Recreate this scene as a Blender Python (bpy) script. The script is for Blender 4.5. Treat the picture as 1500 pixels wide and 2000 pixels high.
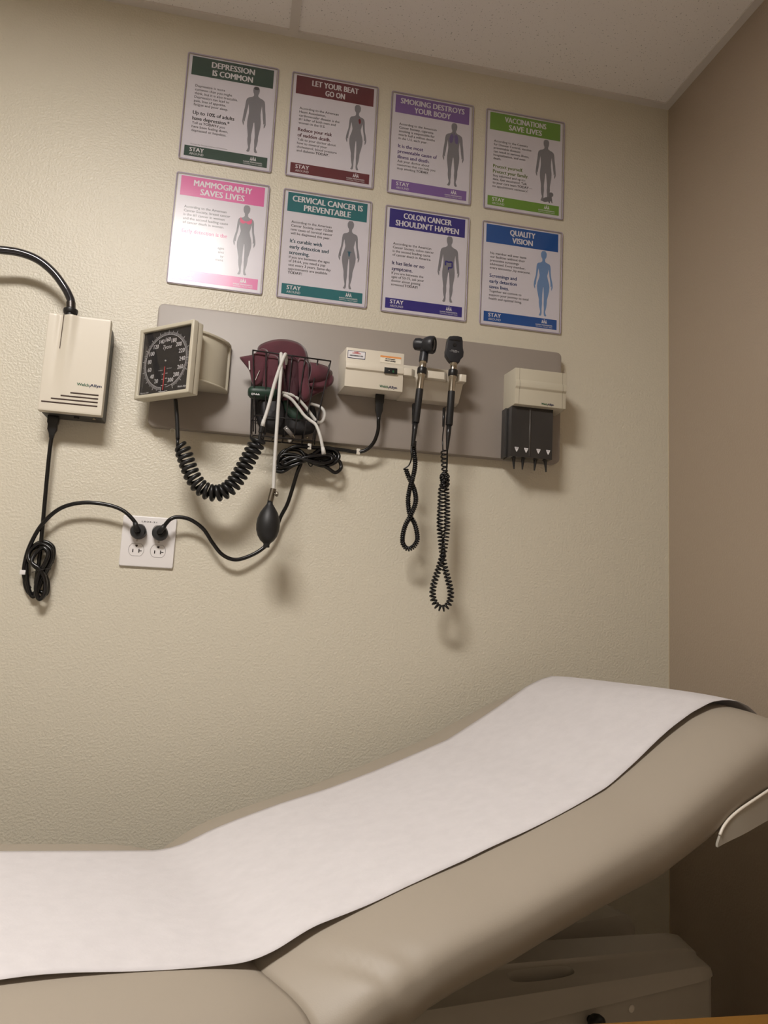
import bpy, bmesh, math, random
import numpy as np
from mathutils import Vector, Matrix
random.seed(7)
D = bpy.data
for o in list(D.objects):
    D.objects.remove(o)
COL = bpy.context.scene.collection
scene = bpy.context.scene

# ------------------------------------------------------------------ camera
CAM_Z = 1.2334            # lens height above the floor
CAM_Y = -1.8249           # the back wall is the plane y = 0
FPX = 1468.32
YAW, PITCH, ROLL = 0.191206, 0.138386, 0.050934
_f = np.array([math.sin(YAW)*math.cos(PITCH), math.cos(YAW)*math.cos(PITCH), math.sin(PITCH)])
_r = np.array([math.cos(YAW), -math.sin(YAW), 0.0]); _u = np.cross(_r, _f)
RR = _r*math.cos(ROLL)+_u*math.sin(ROLL); UU = -_r*math.sin(ROLL)+_u*math.cos(ROLL)
CP = np.array([0.0, CAM_Y, CAM_Z])
cam_data = D.cameras.new('camera'); cam = D.objects.new('camera', cam_data); COL.objects.link(cam)
cam_data.sensor_fit = 'HORIZONTAL'; cam_data.sensor_width = 36.0
cam_data.lens = 36.0*FPX/1500.0
cam_data.clip_start = 0.02
cam.matrix_world = Matrix(((RR[0], UU[0], -_f[0], CP[0]), (RR[1], UU[1], -_f[1], CP[1]),
                           (RR[2], UU[2], -_f[2], CP[2]), (0, 0, 0, 1)))
scene.camera = cam

# ------------------------------------------------------------------ world, light, exposure
ROOM_X0, ROOM_X1, ROOM_Y0, CEIL = -2.0, 1.1367, -2.9, 2.74
world = D.worlds.new('world'); scene.world = world; world.use_nodes = True
world.node_tree.nodes['Background'].inputs[0].default_value = (0.9, 0.88, 0.85, 1)
world.node_tree.nodes['Background'].inputs[1].default_value = 0.02
scene.view_settings.view_transform = 'Standard'
scene.view_settings.look = 'None'
scene.view_settings.gamma = 1.0
scene.view_settings.use_curve_mapping = False
scene.view_settings.exposure = 0.78
LX0, LX1, LY0, LY1 = -0.82, -0.17, -1.62, -1.26     # recessed ceiling light opening
LIGHT_STRENGTH = 38.0
LIGHT_COL = (1.0, 0.95, 0.905)

# ------------------------------------------------------------------ helpers
def P(px, py, y):
    """point of the photograph (1500x2000 frame) that lies at distance -y from the back wall"""
    d = _f+RR*(px-750)/FPX-UU*(py-1000)/FPX
    t = (y-CP[1])/d[1]
    q = CP+t*d
    return np.array([q[0], q[1], q[2]])

def lin(c):
    return tuple(((v/255)/12.92 if v/255 <= 0.04045 else ((v/255+0.055)/1.055)**2.4) for v in c)

MATS = {}
def mat(name, rgb, rough=0.5, metal=0.0, bump=None, spec=0.5, coat=0.0, sheen=0.0, var=None, sss=0):
    m = D.materials.new(name); m.use_nodes = True; nt = m.node_tree
    b = nt.nodes['Principled BSDF']; c = lin(rgb)
    b.inputs['Base Color'].default_value = (*c, 1)
    b.inputs['Roughness'].default_value = rough
    b.inputs['Metallic'].default_value = metal
    b.inputs['Specular IOR Level'].default_value = spec
    b.inputs['Coat Weight'].default_value = coat
    if sheen:
        b.inputs['Sheen Weight'].default_value = sheen
    tc = nt.nodes.new('ShaderNodeTexCoord')
    if var:      # (scale, amount): mottled colour of the thing itself
        n = nt.nodes.new('ShaderNodeTexNoise'); n.inputs['Scale'].default_value = var[0]; n.inputs['Detail'].default_value = 4
        nt.links.new(tc.outputs['Object'], n.inputs['Vector'])
        r = nt.nodes.new('ShaderNodeValToRGB')
        r.color_ramp.elements[0].position = 0.3; r.color_ramp.elements[1].position = 0.7
        r.color_ramp.elements[0].color = (*[max(0, v*(1-var[1])) for v in c], 1)
        r.color_ramp.elements[1].color = (*[min(1, v*(1+var[1])) for v in c], 1)
        nt.links.new(n.outputs['Fac'], r.inputs['Fac']); nt.links.new(r.outputs['Color'], b.inputs['Base Color'])
    if bump:     # (scale, strength, distance)
        n = nt.nodes.new('ShaderNodeTexNoise'); n.inputs['Scale'].default_value = bump[0]
        n.inputs['Detail'].default_value = bump[3] if len(bump) > 3 else 3
        nt.links.new(tc.outputs['Object'], n.inputs['Vector'])
        bp = nt.nodes.new('ShaderNodeBump'); bp.inputs['Strength'].default_value = bump[1]; bp.inputs['Distance'].default_value = bump[2]
        nt.links.new(n.outputs['Fac'], bp.inputs['Height']); nt.links.new(bp.outputs['Normal'], b.inputs['Normal'])
    MATS[name] = m
    return m

def wall_mat(name, rgb, dist=0.0016):
    m = mat(name, rgb, 0.36, spec=0.5); nt = m.node_tree; b = nt.nodes['Principled BSDF']
    tc = nt.nodes.new('ShaderNodeTexCoord')
    n1 = nt.nodes.new('ShaderNodeTexNoise'); n1.inputs['Scale'].default_value = 190; n1.inputs['Detail'].default_value = 2.5
    n2 = nt.nodes.new('ShaderNodeTexVoronoi'); n2.inputs['Scale'].default_value = 120
    for n in (n1, n2): nt.links.new(tc.outputs['Object'], n.inputs['Vector'])
    r = nt.nodes.new('ShaderNodeValToRGB'); r.color_ramp.elements[0].position = 0.38; r.color_ramp.elements[1].position = 0.66
    nt.links.new(n1.outputs['Fac'], r.inputs['Fac'])
    mx = nt.nodes.new('ShaderNodeMath'); mx.operation = 'MULTIPLY_ADD'; mx.inputs[1].default_value = -0.35
    nt.links.new(n2.outputs['Distance'], mx.inputs[0]); nt.links.new(r.outputs['Color'], mx.inputs[2])
    bp = nt.nodes.new('ShaderNodeBump'); bp.inputs['Strength'].default_value = 0.33; bp.inputs['Distance'].default_value = dist
    nt.links.new(mx.outputs[0], bp.inputs['Height']); nt.links.new(bp.outputs['Normal'], b.inputs['Normal'])
    return m

def tile_mat(name, rgb):
    m = mat(name, rgb, 0.9, spec=0.1); nt = m.node_tree; b = nt.nodes['Principled BSDF']; c = lin(rgb)
    tc = nt.nodes.new('ShaderNodeTexCoord')
    n = nt.nodes.new('ShaderNodeTexNoise'); n.inputs['Scale'].default_value = 210; n.inputs['Detail'].default_value = 1.5
    nt.links.new(tc.outputs['Object'], n.inputs['Vector'])
    r = nt.nodes.new('ShaderNodeValToRGB'); e = r.color_ramp.elements
    e[0].position = 0.25; e[0].color = (*[v*0.5 for v in c], 1); e[1].position = 0.34; e[1].color = (*c, 1)
    nt.links.new(n.outputs['Fac'], r.inputs['Fac']); nt.links.new(r.outputs['Color'], b.inputs['Base Color'])
    n3 = nt.nodes.new('ShaderNodeTexNoise'); n3.inputs['Scale'].default_value = 400
    nt.links.new(tc.outputs['Object'], n3.inputs['Vector'])
    ad = nt.nodes.new('ShaderNodeMath'); ad.operation = 'MULTIPLY_ADD'; ad.inputs[1].default_value = 0.25
    nt.links.new(n3.outputs['Fac'], ad.inputs[0]); nt.links.new(r.outputs['Color'], ad.inputs[2])
    bp = nt.nodes.new('ShaderNodeBump'); bp.inputs['Strength'].default_value = 0.4; bp.inputs['Distance'].default_value = 0.001
    nt.links.new(ad.outputs[0], bp.inputs['Height']); nt.links.new(bp.outputs['Normal'], b.inputs['Normal'])
    return m

def plastic_film(name, bump_d, rough=0.10, scale=9.0):
    m = D.materials.new(name); m.use_nodes = True; nt = m.node_tree; nt.nodes.clear()
    out = nt.nodes.new('ShaderNodeOutputMaterial'); mix = nt.nodes.new('ShaderNodeMixShader')
    tr = nt.nodes.new('ShaderNodeBsdfTransparent'); tr.inputs[0].default_value = (0.985, 0.98, 0.985, 1)
    gl = nt.nodes.new('ShaderNodeBsdfGlossy'); gl.inputs['Roughness'].default_value = rough
    fr = nt.nodes.new('ShaderNodeFresnel'); ge = nt.nodes.new('ShaderNodeNewGeometry')
    io = nt.nodes.new('ShaderNodeMath'); io.operation = 'MULTIPLY_ADD'; io.inputs[1].default_value = 1/1.5-1.5; io.inputs[2].default_value = 1.5
    nt.links.new(ge.outputs['Backfacing'], io.inputs[0]); nt.links.new(io.outputs[0], fr.inputs['IOR'])
    tc = nt.nodes.new('ShaderNodeTexCoord'); n = nt.nodes.new('ShaderNodeTexNoise'); n.inputs['Scale'].default_value = scale
    n.inputs['Detail'].default_value = 1
    nt.links.new(tc.outputs['Object'], n.inputs['Vector'])
    if bump_d:
        bp = nt.nodes.new('ShaderNodeBump'); bp.inputs['Strength'].default_value = 1.0; bp.inputs['Distance'].default_value = bump_d
        nt.links.new(n.outputs['Fac'], bp.inputs['Height']); nt.links.new(bp.outputs['Normal'], gl.inputs['Normal'])
    nt.links.new(fr.outputs[0], mix.inputs[0]); nt.links.new(tr.outputs[0], mix.inputs[1]); nt.links.new(gl.outputs[0], mix.inputs[2])
    nt.links.new(mix.outputs[0], out.inputs[0])
    return m

def emis(name, col, s):
    m = D.materials.new(name); m.use_nodes = True; nt = m.node_tree; nt.nodes.clear()
    out = nt.nodes.new('ShaderNodeOutputMaterial'); e = nt.nodes.new('ShaderNodeEmission')
    e.inputs[0].default_value = (*col, 1); e.inputs[1].default_value = s
    nt.links.new(e.outputs[0], out.inputs[0]); return m

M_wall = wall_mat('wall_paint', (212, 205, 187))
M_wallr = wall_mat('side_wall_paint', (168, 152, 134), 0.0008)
M_tile = tile_mat('ceiling_tile', (240, 236, 233))
M_wallf = wall_mat('pale_wall_paint', (186, 177, 160))
M_trim = mat('ceiling_grid_metal', (214, 208, 202), 0.5)
M_floor = mat('floor_vinyl', (158, 146, 130), 0.5, var=(6, 0.12))
M_cream = mat('cream_plastic', (214, 206, 190), 0.38, bump=(900, 0.08, 0.0003))
M_creamd = mat('aged_cream_plastic', (198, 191, 172), 0.4, bump=(900, 0.08, 0.0003))
M_board = mat('taupe_board', (150, 141, 133), 0.42, bump=(500, 0.05, 0.0003))
M_black = mat('black_plastic', (24, 24, 25), 0.35)
M_blackm = mat('matte_black_rubber', (28, 28, 29), 0.5)
M_cord = mat('black_cord', (15, 14, 15), 0.26)
M_hose = mat('black_hose', (24, 24, 25), 0.4)
M_arm = mat('gooseneck_arm_black', (34, 33, 38), 0.16, coat=0.6)
M_dark = mat('charcoal_housing', (58, 56, 55), 0.45)
M_chrome = mat('brushed_chrome', (190, 182, 168), 0.2, 1.0)
M_chromed = mat('dull_metal', (128, 120, 108), 0.34, 1.0)
M_maroon = mat('maroon_fabric', (82, 32, 44), 0.8, sheen=0.3, bump=(700, 0.25, 0.0006), var=(30, 0.15))
M_maroond = mat('dark_maroon_fabric', (58, 22, 32), 0.8, bump=(700, 0.25, 0.0006))
M_green = mat('green_fabric', (14, 48, 34), 0.45, sheen=0.2, bump=(500, 0.2, 0.0006))
M_navy = mat('dark_nylon', (36, 35, 38), 0.6, bump=(300, 0.3, 0.001))
M_tube = mat('pale_grey_rubber_tube', (205, 203, 198), 0.5)
M_wire = mat('black_coated_wire', (30, 27, 28), 0.35)
M_paper = mat('poster_paper', (224, 221, 227), 0.7, spec=0.2)
M_rim = mat('clear_plastic_edge', (168, 158, 176), 0.25)
M_grey = mat('print_grey', (126, 126, 130), 0.7, spec=0.2)
M_ink = mat('print_black', (48, 46, 50), 0.7, spec=0.2)
M_white = mat('white_plastic', (232, 228, 226), 0.3)
M_wprint = mat('print_white', (228, 226, 228), 0.7, spec=0.2)
M_glass = plastic_film('gauge_glass', 0.0, 0.02)
M_film = plastic_film('poster_sleeve_film', 0.0009, 0.05)
M_film2 = plastic_film('warped_poster_sleeve_film', 0.0014, 0.26, 6.0)
M_smoke = plastic_film('smoked_clear_plastic', 0.0, 0.15)
M_smoke.node_tree.nodes['Transparent BSDF'].inputs[0].default_value = (0.16, 0.155, 0.15, 1)
M_red = mat('red_paint', (196, 70, 70), 0.5)
M_dialp = mat('dial_print', (205, 205, 205), 0.6)
M_dial = mat('dial_black', (38, 38, 40), 0.45)
M_slot = mat('vent_slot_dark', (70, 52, 44), 0.7)
M_lgreen = mat('logo_green', (30, 92, 60), 0.5)
M_lnavy = mat('logo_navy', (28, 32, 70), 0.5)
M_vinyl = mat('taupe_vinyl', (160, 150, 136), 0.50, spec=0.4, bump=(650, 0.18, 0.0004))
M_crepe = mat('crepe_paper', (222, 218, 219), 0.85, spec=0.15, bump=(220, 0.35, 0.0012, 6), var=(45, 0.03))
_nt = M_crepe.node_tree; _tl = _nt.nodes.new('ShaderNodeBsdfTranslucent'); _tl.inputs[0].default_value = (0.78, 0.75, 0.74, 1)
_mx = _nt.nodes.new('ShaderNodeMixShader'); _mx.inputs[0].default_value = 0.15
_nt.links.new(_nt.nodes['Principled BSDF'].outputs[0], _mx.inputs[1]); _nt.links.new(_tl.outputs[0], _mx.inputs[2])
_nt.links.new(_mx.outputs[0], _nt.nodes['Material Output'].inputs[0])
M_base = mat('table_base_plastic', (176, 170, 158), 0.36, bump=(800, 0.06, 0.0003))
M_shell = mat('cream_shell_plastic', (226, 218, 205), 0.35)
M_oak = mat('golden_oak', (112, 76, 22), 0.4, var=(14, 0.2))
M_orange = mat('orange_print', (226, 150, 82), 0.6)
M_lblue = mat('label_blue_border', (34, 36, 84), 0.6)
M_clip = mat('cable_clip_white', (214, 208, 196), 0.4)
M_greenled = mat('green_switch', (34, 96, 60), 0.4)
M_black2 = mat('instrument_black', (34, 35, 40), 0.42)

def setup(o, parent, kind=None, label=None):
    COL.objects.link(o)
    if parent is not None:
        o.parent = parent
    if kind: o['kind'] = kind
    if label: o['label'] = label
    return o

def wloc(o):
    v = Vector((0, 0, 0))
    while o is not None:
        v += o.location; o = o.parent
    return v

def mesh(name, verts, faces, m, parent=None, smooth=False, bevel=0, seg=2, kind=None, label=None, auto=False, mats=None, midx=None):
    """one mesh object; verts are world coordinates and are stored relative to the parent"""
    off = wloc(parent) if parent is not None else Vector((0, 0, 0))
    me = D.meshes.new(name)
    me.from_pydata([tuple(Vector(v)-off) for v in verts], [], [tuple(f) for f in faces])
    bm = bmesh.new(); bm.from_mesh(me)
    bmesh.ops.remove_doubles(bm, verts=bm.verts, dist=1e-7)
    if midx is None:
        bmesh.ops.recalc_face_normals(bm, faces=bm.faces)
    if bevel:
        ed = [e for e in bm.edges if len(e.link_faces) == 2 and e.calc_face_angle(0) > 0.6]
        bmesh.ops.bevel(bm, geom=ed, offset=bevel, segments=seg, affect='EDGES', profile=0.6, clamp_overlap=True)
        smooth = True; auto = True
    bm.to_mesh(me); bm.free()
    for mm in (mats or [m]): me.materials.append(mm)
    if smooth:
        me.polygons.foreach_set('use_smooth', [True]*len(me.polygons))
        if auto:
            try: me.set_sharp_from_angle(angle=math.radians(40))
            except Exception: pass
    me.update()
    return setup(D.objects.new(name, me), parent, kind, label)

def thing(name, label, cat, loc, group=None):
    o = D.objects.new(name, None); COL.objects.link(o)
    o.location = tuple(float(v) for v in loc); o.empty_display_size = 0.02
    o['label'] = label; o['category'] = cat
    if group: o['group'] = group
    return o

def tag(o, label, cat, group=None):
    o['label'] = label; o['category'] = cat
    if group: o['group'] = group
    return o

class G:
    """collects geometry for one mesh"""
    def __init__(s): s.v = []; s.f = []
    def add(s, v, f):
        n = len(s.v); s.v += [tuple(float(c) for c in p) for p in v]; s.f += [tuple(i+n for i in q) for q in f]; return s
    def box(s, x0, x1, y0, y1, z0, z1, M=None):
        v = [(x, y, z) for x in (x0, x1) for y in (y0, y1) for z in (z0, z1)]
        if M: v = [M(*p) for p in v]
        return s.add(v, [(0, 1, 3, 2), (4, 6, 7, 5), (0, 4, 5, 1), (2, 3, 7, 6), (0, 2, 6, 4), (1, 5, 7, 3)])
    def prism(s, pts, M0, M1):
        """polygon pts (2D) mapped by M0 (one end) and M1 (other end)"""
        n = len(pts); v = [M0(*p) for p in pts]+[M1(*p) for p in pts]
        f = [tuple(range(n)), tuple(range(2*n-1, n-1, -1))]+[(i, (i+1) % n, n+(i+1) % n, n+i) for i in range(n)]
        return s.add(v, f)
    def tube(s, pts, r, n=10, caps=True):
        pts = [np.array(p, float) for p in pts]; rr = r if hasattr(r, '__len__') else [r]*len(pts)
        T = [pts[min(i+1, len(pts)-1)]-pts[max(i-1, 0)] for i in range(len(pts))]
        T = [t/(np.linalg.norm(t)+1e-12) for t in T]
        a = np.array([0, 0, 1.0]) if abs(T[0][2]) < 0.9 else np.array([1.0, 0, 0])
        N = a-T[0]*(a@T[0]); N /= np.linalg.norm(N)
        v = []; f = []
        for i, p in enumerate(pts):
            N = N-T[i]*(N@T[i]); N /= np.linalg.norm(N)+1e-12; B = np.cross(T[i], N)
            for k in range(n):
                an = 2*math.pi*k/n
                v.append(p+rr[i]*(N*math.cos(an)+B*math.sin(an)))
            if i:
                for k in range(n):
                    k2 = (k+1) % n
                    f.append(((i-1)*n+k, (i-1)*n+k2, i*n+k2, i*n+k))
        if caps:
            f.append(tuple(range(n))); f.append(tuple(range((len(pts)-1)*n, len(pts)*n))[::-1])
        return s.add(v, f)
    def lathe(s, prof, O, A, n=28, U=None):
        """prof: list of (radius, height along A) starting/ending at radius 0 to close"""
        O = np.array(O, float); A = np.array(A, float); A /= np.linalg.norm(A)
        h = np.array(U if U is not None else ((0, 0, 1) if abs(A[2]) < 0.9 else (1, 0, 0)), float)
        X = h-A*(h@A); X /= np.linalg.norm(X); Y = np.cross(A, X)
        v = []; f = []
        for r, t in prof:
            for k in range(n):
                an = 2*math.pi*k/n; v.append(O+A*t+max(r, 1e-5)*(X*math.cos(an)+Y*math.sin(an)))
        for i in range(1, len(prof)):
            for k in range(n):
                k2 = (k+1) % n; f.append(((i-1)*n+k, (i-1)*n+k2, i*n+k2, i*n+k))
        f.append(tuple(range(n))); f.append(tuple(range((len(prof)-1)*n, len(prof)*n))[::-1])
        return s.add(v, f)
    def obj(s, name, m, parent=None, **k): return mesh(name, s.v, s.f, m, parent, **k)

def spline(pts, k=8, closed=False):
    pts = [np.array(p, float) for p in pts]; n = len(pts); out = []
    rng = n if closed else n-1
    for i in range(rng):
        if closed: p0, p1, p2, p3 = pts[(i-1) % n], pts[i], pts[(i+1) % n], pts[(i+2) % n]
        else: p0, p1, p2, p3 = pts[max(i-1, 0)], pts[i], pts[i+1], pts[min(i+2, n-1)]
        for j in range(k):
            t = j/k
            out.append(0.5*((2*p1)+(-p0+p2)*t+(2*p0-5*p1+4*p2-p3)*t*t+(-p0+3*p1-3*p2+p3)*t**3))
    if not closed: out.append(pts[-1])
    return out

def PP(lst): return [P(*q) for q in lst]

def resample(pts, n):
    pts = np.array(pts); d = np.r_[0, np.cumsum(np.linalg.norm(np.diff(pts, axis=0), axis=1))]
    t = np.linspace(0, d[-1], n)
    return np.stack([np.interp(t, d, pts[:, k]) for k in range(3)], 1), d[-1]

def coil(g, path, R, r, turns, per=12, n=6):
    m = int(turns*per); C, L = resample(path, m+1)
    RRr = R if callable(R) else (lambda t: R)
    T = np.gradient(C, axis=0); T /= np.linalg.norm(T, axis=1)[:, None]+1e-12
    N = np.array([0, 1.0, 0]); out = []
    for i in range(m+1):
        N = N-T[i]*(N@T[i]); N /= np.linalg.norm(N); B = np.cross(T[i], N); a = 2*math.pi*i/per
        q = RRr(i/m); out.append(C[i]+q*(N*math.cos(a)+B*math.sin(a)))
    g.tube(out, r, n); return out

# ---- lettering: outlines of the font turned into flat printed meshes
_tc = {}
def text_raw(s, bold):
    key = (s, bold)
    if key in _tc: return _tc[key]
    cu = D.curves.new('lettering', 'FONT'); cu.body = s; cu.size = 1.0; cu.resolution_u = 2; cu.offset = bold; cu.fill_mode = 'FRONT'
    ob = D.objects.new('lettering', cu)
    me = D.meshes.new_from_object(ob)
    v = np.array([tuple(q.co[:2]) for q in me.vertices]) if len(me.vertices) else np.zeros((0, 2))
    f = [tuple(p.vertices) for p in me.polygons]
    D.objects.remove(ob); D.curves.remove(cu); D.meshes.remove(me)
    _tc[key] = (v, f); return v, f
CAPH = None
def text2d(g, s, x, y, cap, M, width=None, bold=0.0, align='L', cond=0.82):
    """add text at plane coords (x right, y up = baseline); M maps plane coords to world"""
    global CAPH
    if CAPH is None:
        q, _ = text_raw('H', 0.0); CAPH = q[:, 1].max()-q[:, 1].min()
    v, f = text_raw(s, 0.0)
    if len(v) == 0: return 0
    k = cap/CAPH; w0 = (v[:, 0].max()-v[:, 0].min())*k
    sx = k*(width/w0 if width else cond); x0 = v[:, 0].min()*sx; w = w0*sx/k
    off = {'L': 0, 'C': -w/2, 'R': -w}[align]
    sh = [0.0] if bold <= 0 else ([-1, 0, 1] if bold < 0.03 else [-1.6, -0.8, 0, 0.8, 1.6])
    for q, d in enumerate(sh):     # a heavier stroke: shifted copies printed one over another
        dx = d*bold*k*1.5; out = []
        for a, b in v:
            p = M(x+off+a*sx-x0+dx, y+b*k); out.append((p[0], p[1]-3e-5*q, p[2]))
        g.add(out, f)
    return w

# ------------------------------------------------------------------ room shell
def slab(name, x0, x1, y0, y1, z0, z1, m):
    return G().box(x0, x1, y0, y1, z0, z1).obj(name, m, kind='structure')
slab('wall_back', ROOM_X0-0.1, ROOM_X1+0.1, 0.0, 0.1, 0, CEIL+0.1, M_wall)
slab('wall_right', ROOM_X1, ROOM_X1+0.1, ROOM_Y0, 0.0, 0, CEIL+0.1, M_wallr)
slab('wall_left', ROOM_X0-0.1, ROOM_X0, ROOM_Y0, 0.0, 0, CEIL+0.1, M_wallf)
slab('wall_front', ROOM_X0-0.1, ROOM_X1+0.1, ROOM_Y0-0.1, ROOM_Y0, 0, CEIL+0.1, M_wallf)
slab('floor', ROOM_X0-0.1, ROOM_X1+0.1, ROOM_Y0-0.1, 0.1, -0.1, 0, M_floor)
# ceiling boards round the light opening
TB = 0.0435      # ceiling runner seen at the top of the photo
g = G()
zt = CEIL+0.004
g.box(ROOM_X0, ROOM_X1, LY1+0.03, 0.0, zt, zt+0.02); g.box(ROOM_X0, ROOM_X1, ROOM_Y0, LY0-0.03, zt, zt+0.02)
g.box(ROOM_X0, LX0-0.03, LY0-0.03, LY1+0.03, zt, zt+0.02); g.box(LX1+0.03, ROOM_X1, LY0-0.03, LY1+0.03, zt, zt+0.02)
g.obj('ceiling', M_tile, kind='structure')
G().box(ROOM_X0, ROOM_X1, -0.022, 0, CEIL-0.001, CEIL+0.004).obj('trim_1', M_trim, kind='structure')
G().box(ROOM_X1-0.022, ROOM_X1, ROOM_Y0, -0.022, CEIL-0.001, CEIL+0.004).obj('trim_2', M_trim, kind='structure')
G().box(TB-0.012, TB+0.012, -2.88, -0.022, CEIL-0.001, CEIL+0.0045).obj('trim_3', M_trim, kind='structure')
G().box(ROOM_X0, TB-0.012, -1.219, -1.195, CEIL-0.001, CEIL+0.004).obj('trim_4', M_trim, kind='structure')
G().box(TB+0.012, ROOM_X1-0.022, -1.219, -1.195, CEIL-0.001, CEIL+0.004).obj('trim_5', M_trim, kind='structure')
# thin strip whose pale colour stands for the highlight where the walls meet
G().box(ROOM_X1-0.0016, ROOM_X1, -0.0016, 0, 0, CEIL-0.001).obj('trim_6', mat('corner_highlight', (205, 192, 165), 0.3), kind='structure')

t = thing('ceiling_light', 'recessed rectangular ceiling light with a flat lit lens in the tiled ceiling', 'ceiling light', ((LX0+LX1)/2, (LY0+LY1)/2, CEIL))
g = G(); w = 0.03
g.box(LX0-w, LX0, LY0-w, LY1+w, CEIL-0.002, CEIL+0.02); g.box(LX1, LX1+w, LY0-w, LY1+w, CEIL-0.002, CEIL+0.02)
g.box(LX0, LX1, LY0-w, LY0, CEIL-0.002, CEIL+0.02); g.box(LX0, LX1, LY1, LY1+w, CEIL-0.002, CEIL+0.02)
g.obj('frame', M_trim, t)
G().box(LX0, LX1, LY0, LY1, CEIL+0.006, CEIL+0.010).obj('diffuser', emis('lit_lens', LIGHT_COL, LIGHT_STRENGTH), t)

# ------------------------------------------------------------------ posters
PW, PH = 0.2290, 0.2911
MALE = [(0, 0), (5, 1), (8, 6), (8.3, 12), (7.5, 18), (5.5, 22), (5.5, 27), (10, 31), (18, 34), (22.5, 38), (24.5, 46), (25.5, 60), (27.5, 74), (28.5, 86),
        (29.5, 96), (30, 103), (28, 110), (25.5, 114), (25, 106), (26.5, 100), (23.5, 103), (23, 95), (21.5, 88), (20, 74), (18, 62), (17, 52),
        (15.5, 64), (14.8, 76), (16, 88), (17.3, 100), (17, 113), (14.8, 128), (13, 141), (13.6, 150), (12, 163), (9.6, 172), (11.5, 178), (14, 183),
        (10, 185), (6, 183), (5, 176), (5.2, 166), (3.8, 152), (4.6, 140), (3, 122), (1, 103), (0, 101)]
FEMALE = [(0, 0), (5, 1), (8.3, 7), (8.3, 14), (7, 19), (4.2, 23), (4, 30), (8, 34), (16, 36.5), (19, 40), (20.5, 48), (21, 60), (22, 72), (25, 84),
          (27, 94), (27.5, 102), (25.5, 109), (23.5, 112), (23, 105), (24, 99), (21, 101), (21, 94), (20, 85), (17.5, 72), (16, 60), (14.5, 52),
          (13, 62), (11, 71), (13, 81), (16.5, 92), (18, 102), (17.5, 113), (14.5, 128), (11.5, 141), (11.5, 150), (10, 162), (7.2, 174), (8.5, 180), (11, 185),
          (7.5, 187), (4, 185), (3, 178), (3.2, 166), (2.2, 152), (2.5, 141), (2, 124), (0.8, 106), (0, 104)]

def fill_poly(pts):
    bm = bmesh.new(); vs = [bm.verts.new((x, y, 0)) for x, y in pts]
    es = [bm.edges.new((vs[i], vs[(i+1) % len(vs)])) for i in range(len(vs))]
    bmesh.ops.triangle_fill(bm, edges=es, use_beauty=True)
    bm.verts.index_update()
    v = [tuple(q.co[:2]) for q in bm.verts]; f = [tuple(q.index for q in fc.verts) for fc in bm.faces]
    bm.free(); return v, f

def silhouette(half, cx, top, s=1.0):
    a = [(cx+x*s, top+y*s) for x, y in half]; b = [(cx-x*s, top+y*s) for x, y in half[1:-1][::-1]]
    return fill_poly(a+b)

def ell(cx, cy, rx, ry, n=16, a=0):
    return [(cx+rx*math.cos(k*2*math.pi/n)*math.cos(a)-ry*math.sin(k*2*math.pi/n)*math.sin(a),
             cy+rx*math.cos(k*2*math.pi/n)*math.sin(a)+ry*math.sin(k*2*math.pi/n)*math.cos(a)) for k in range(n)]

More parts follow.
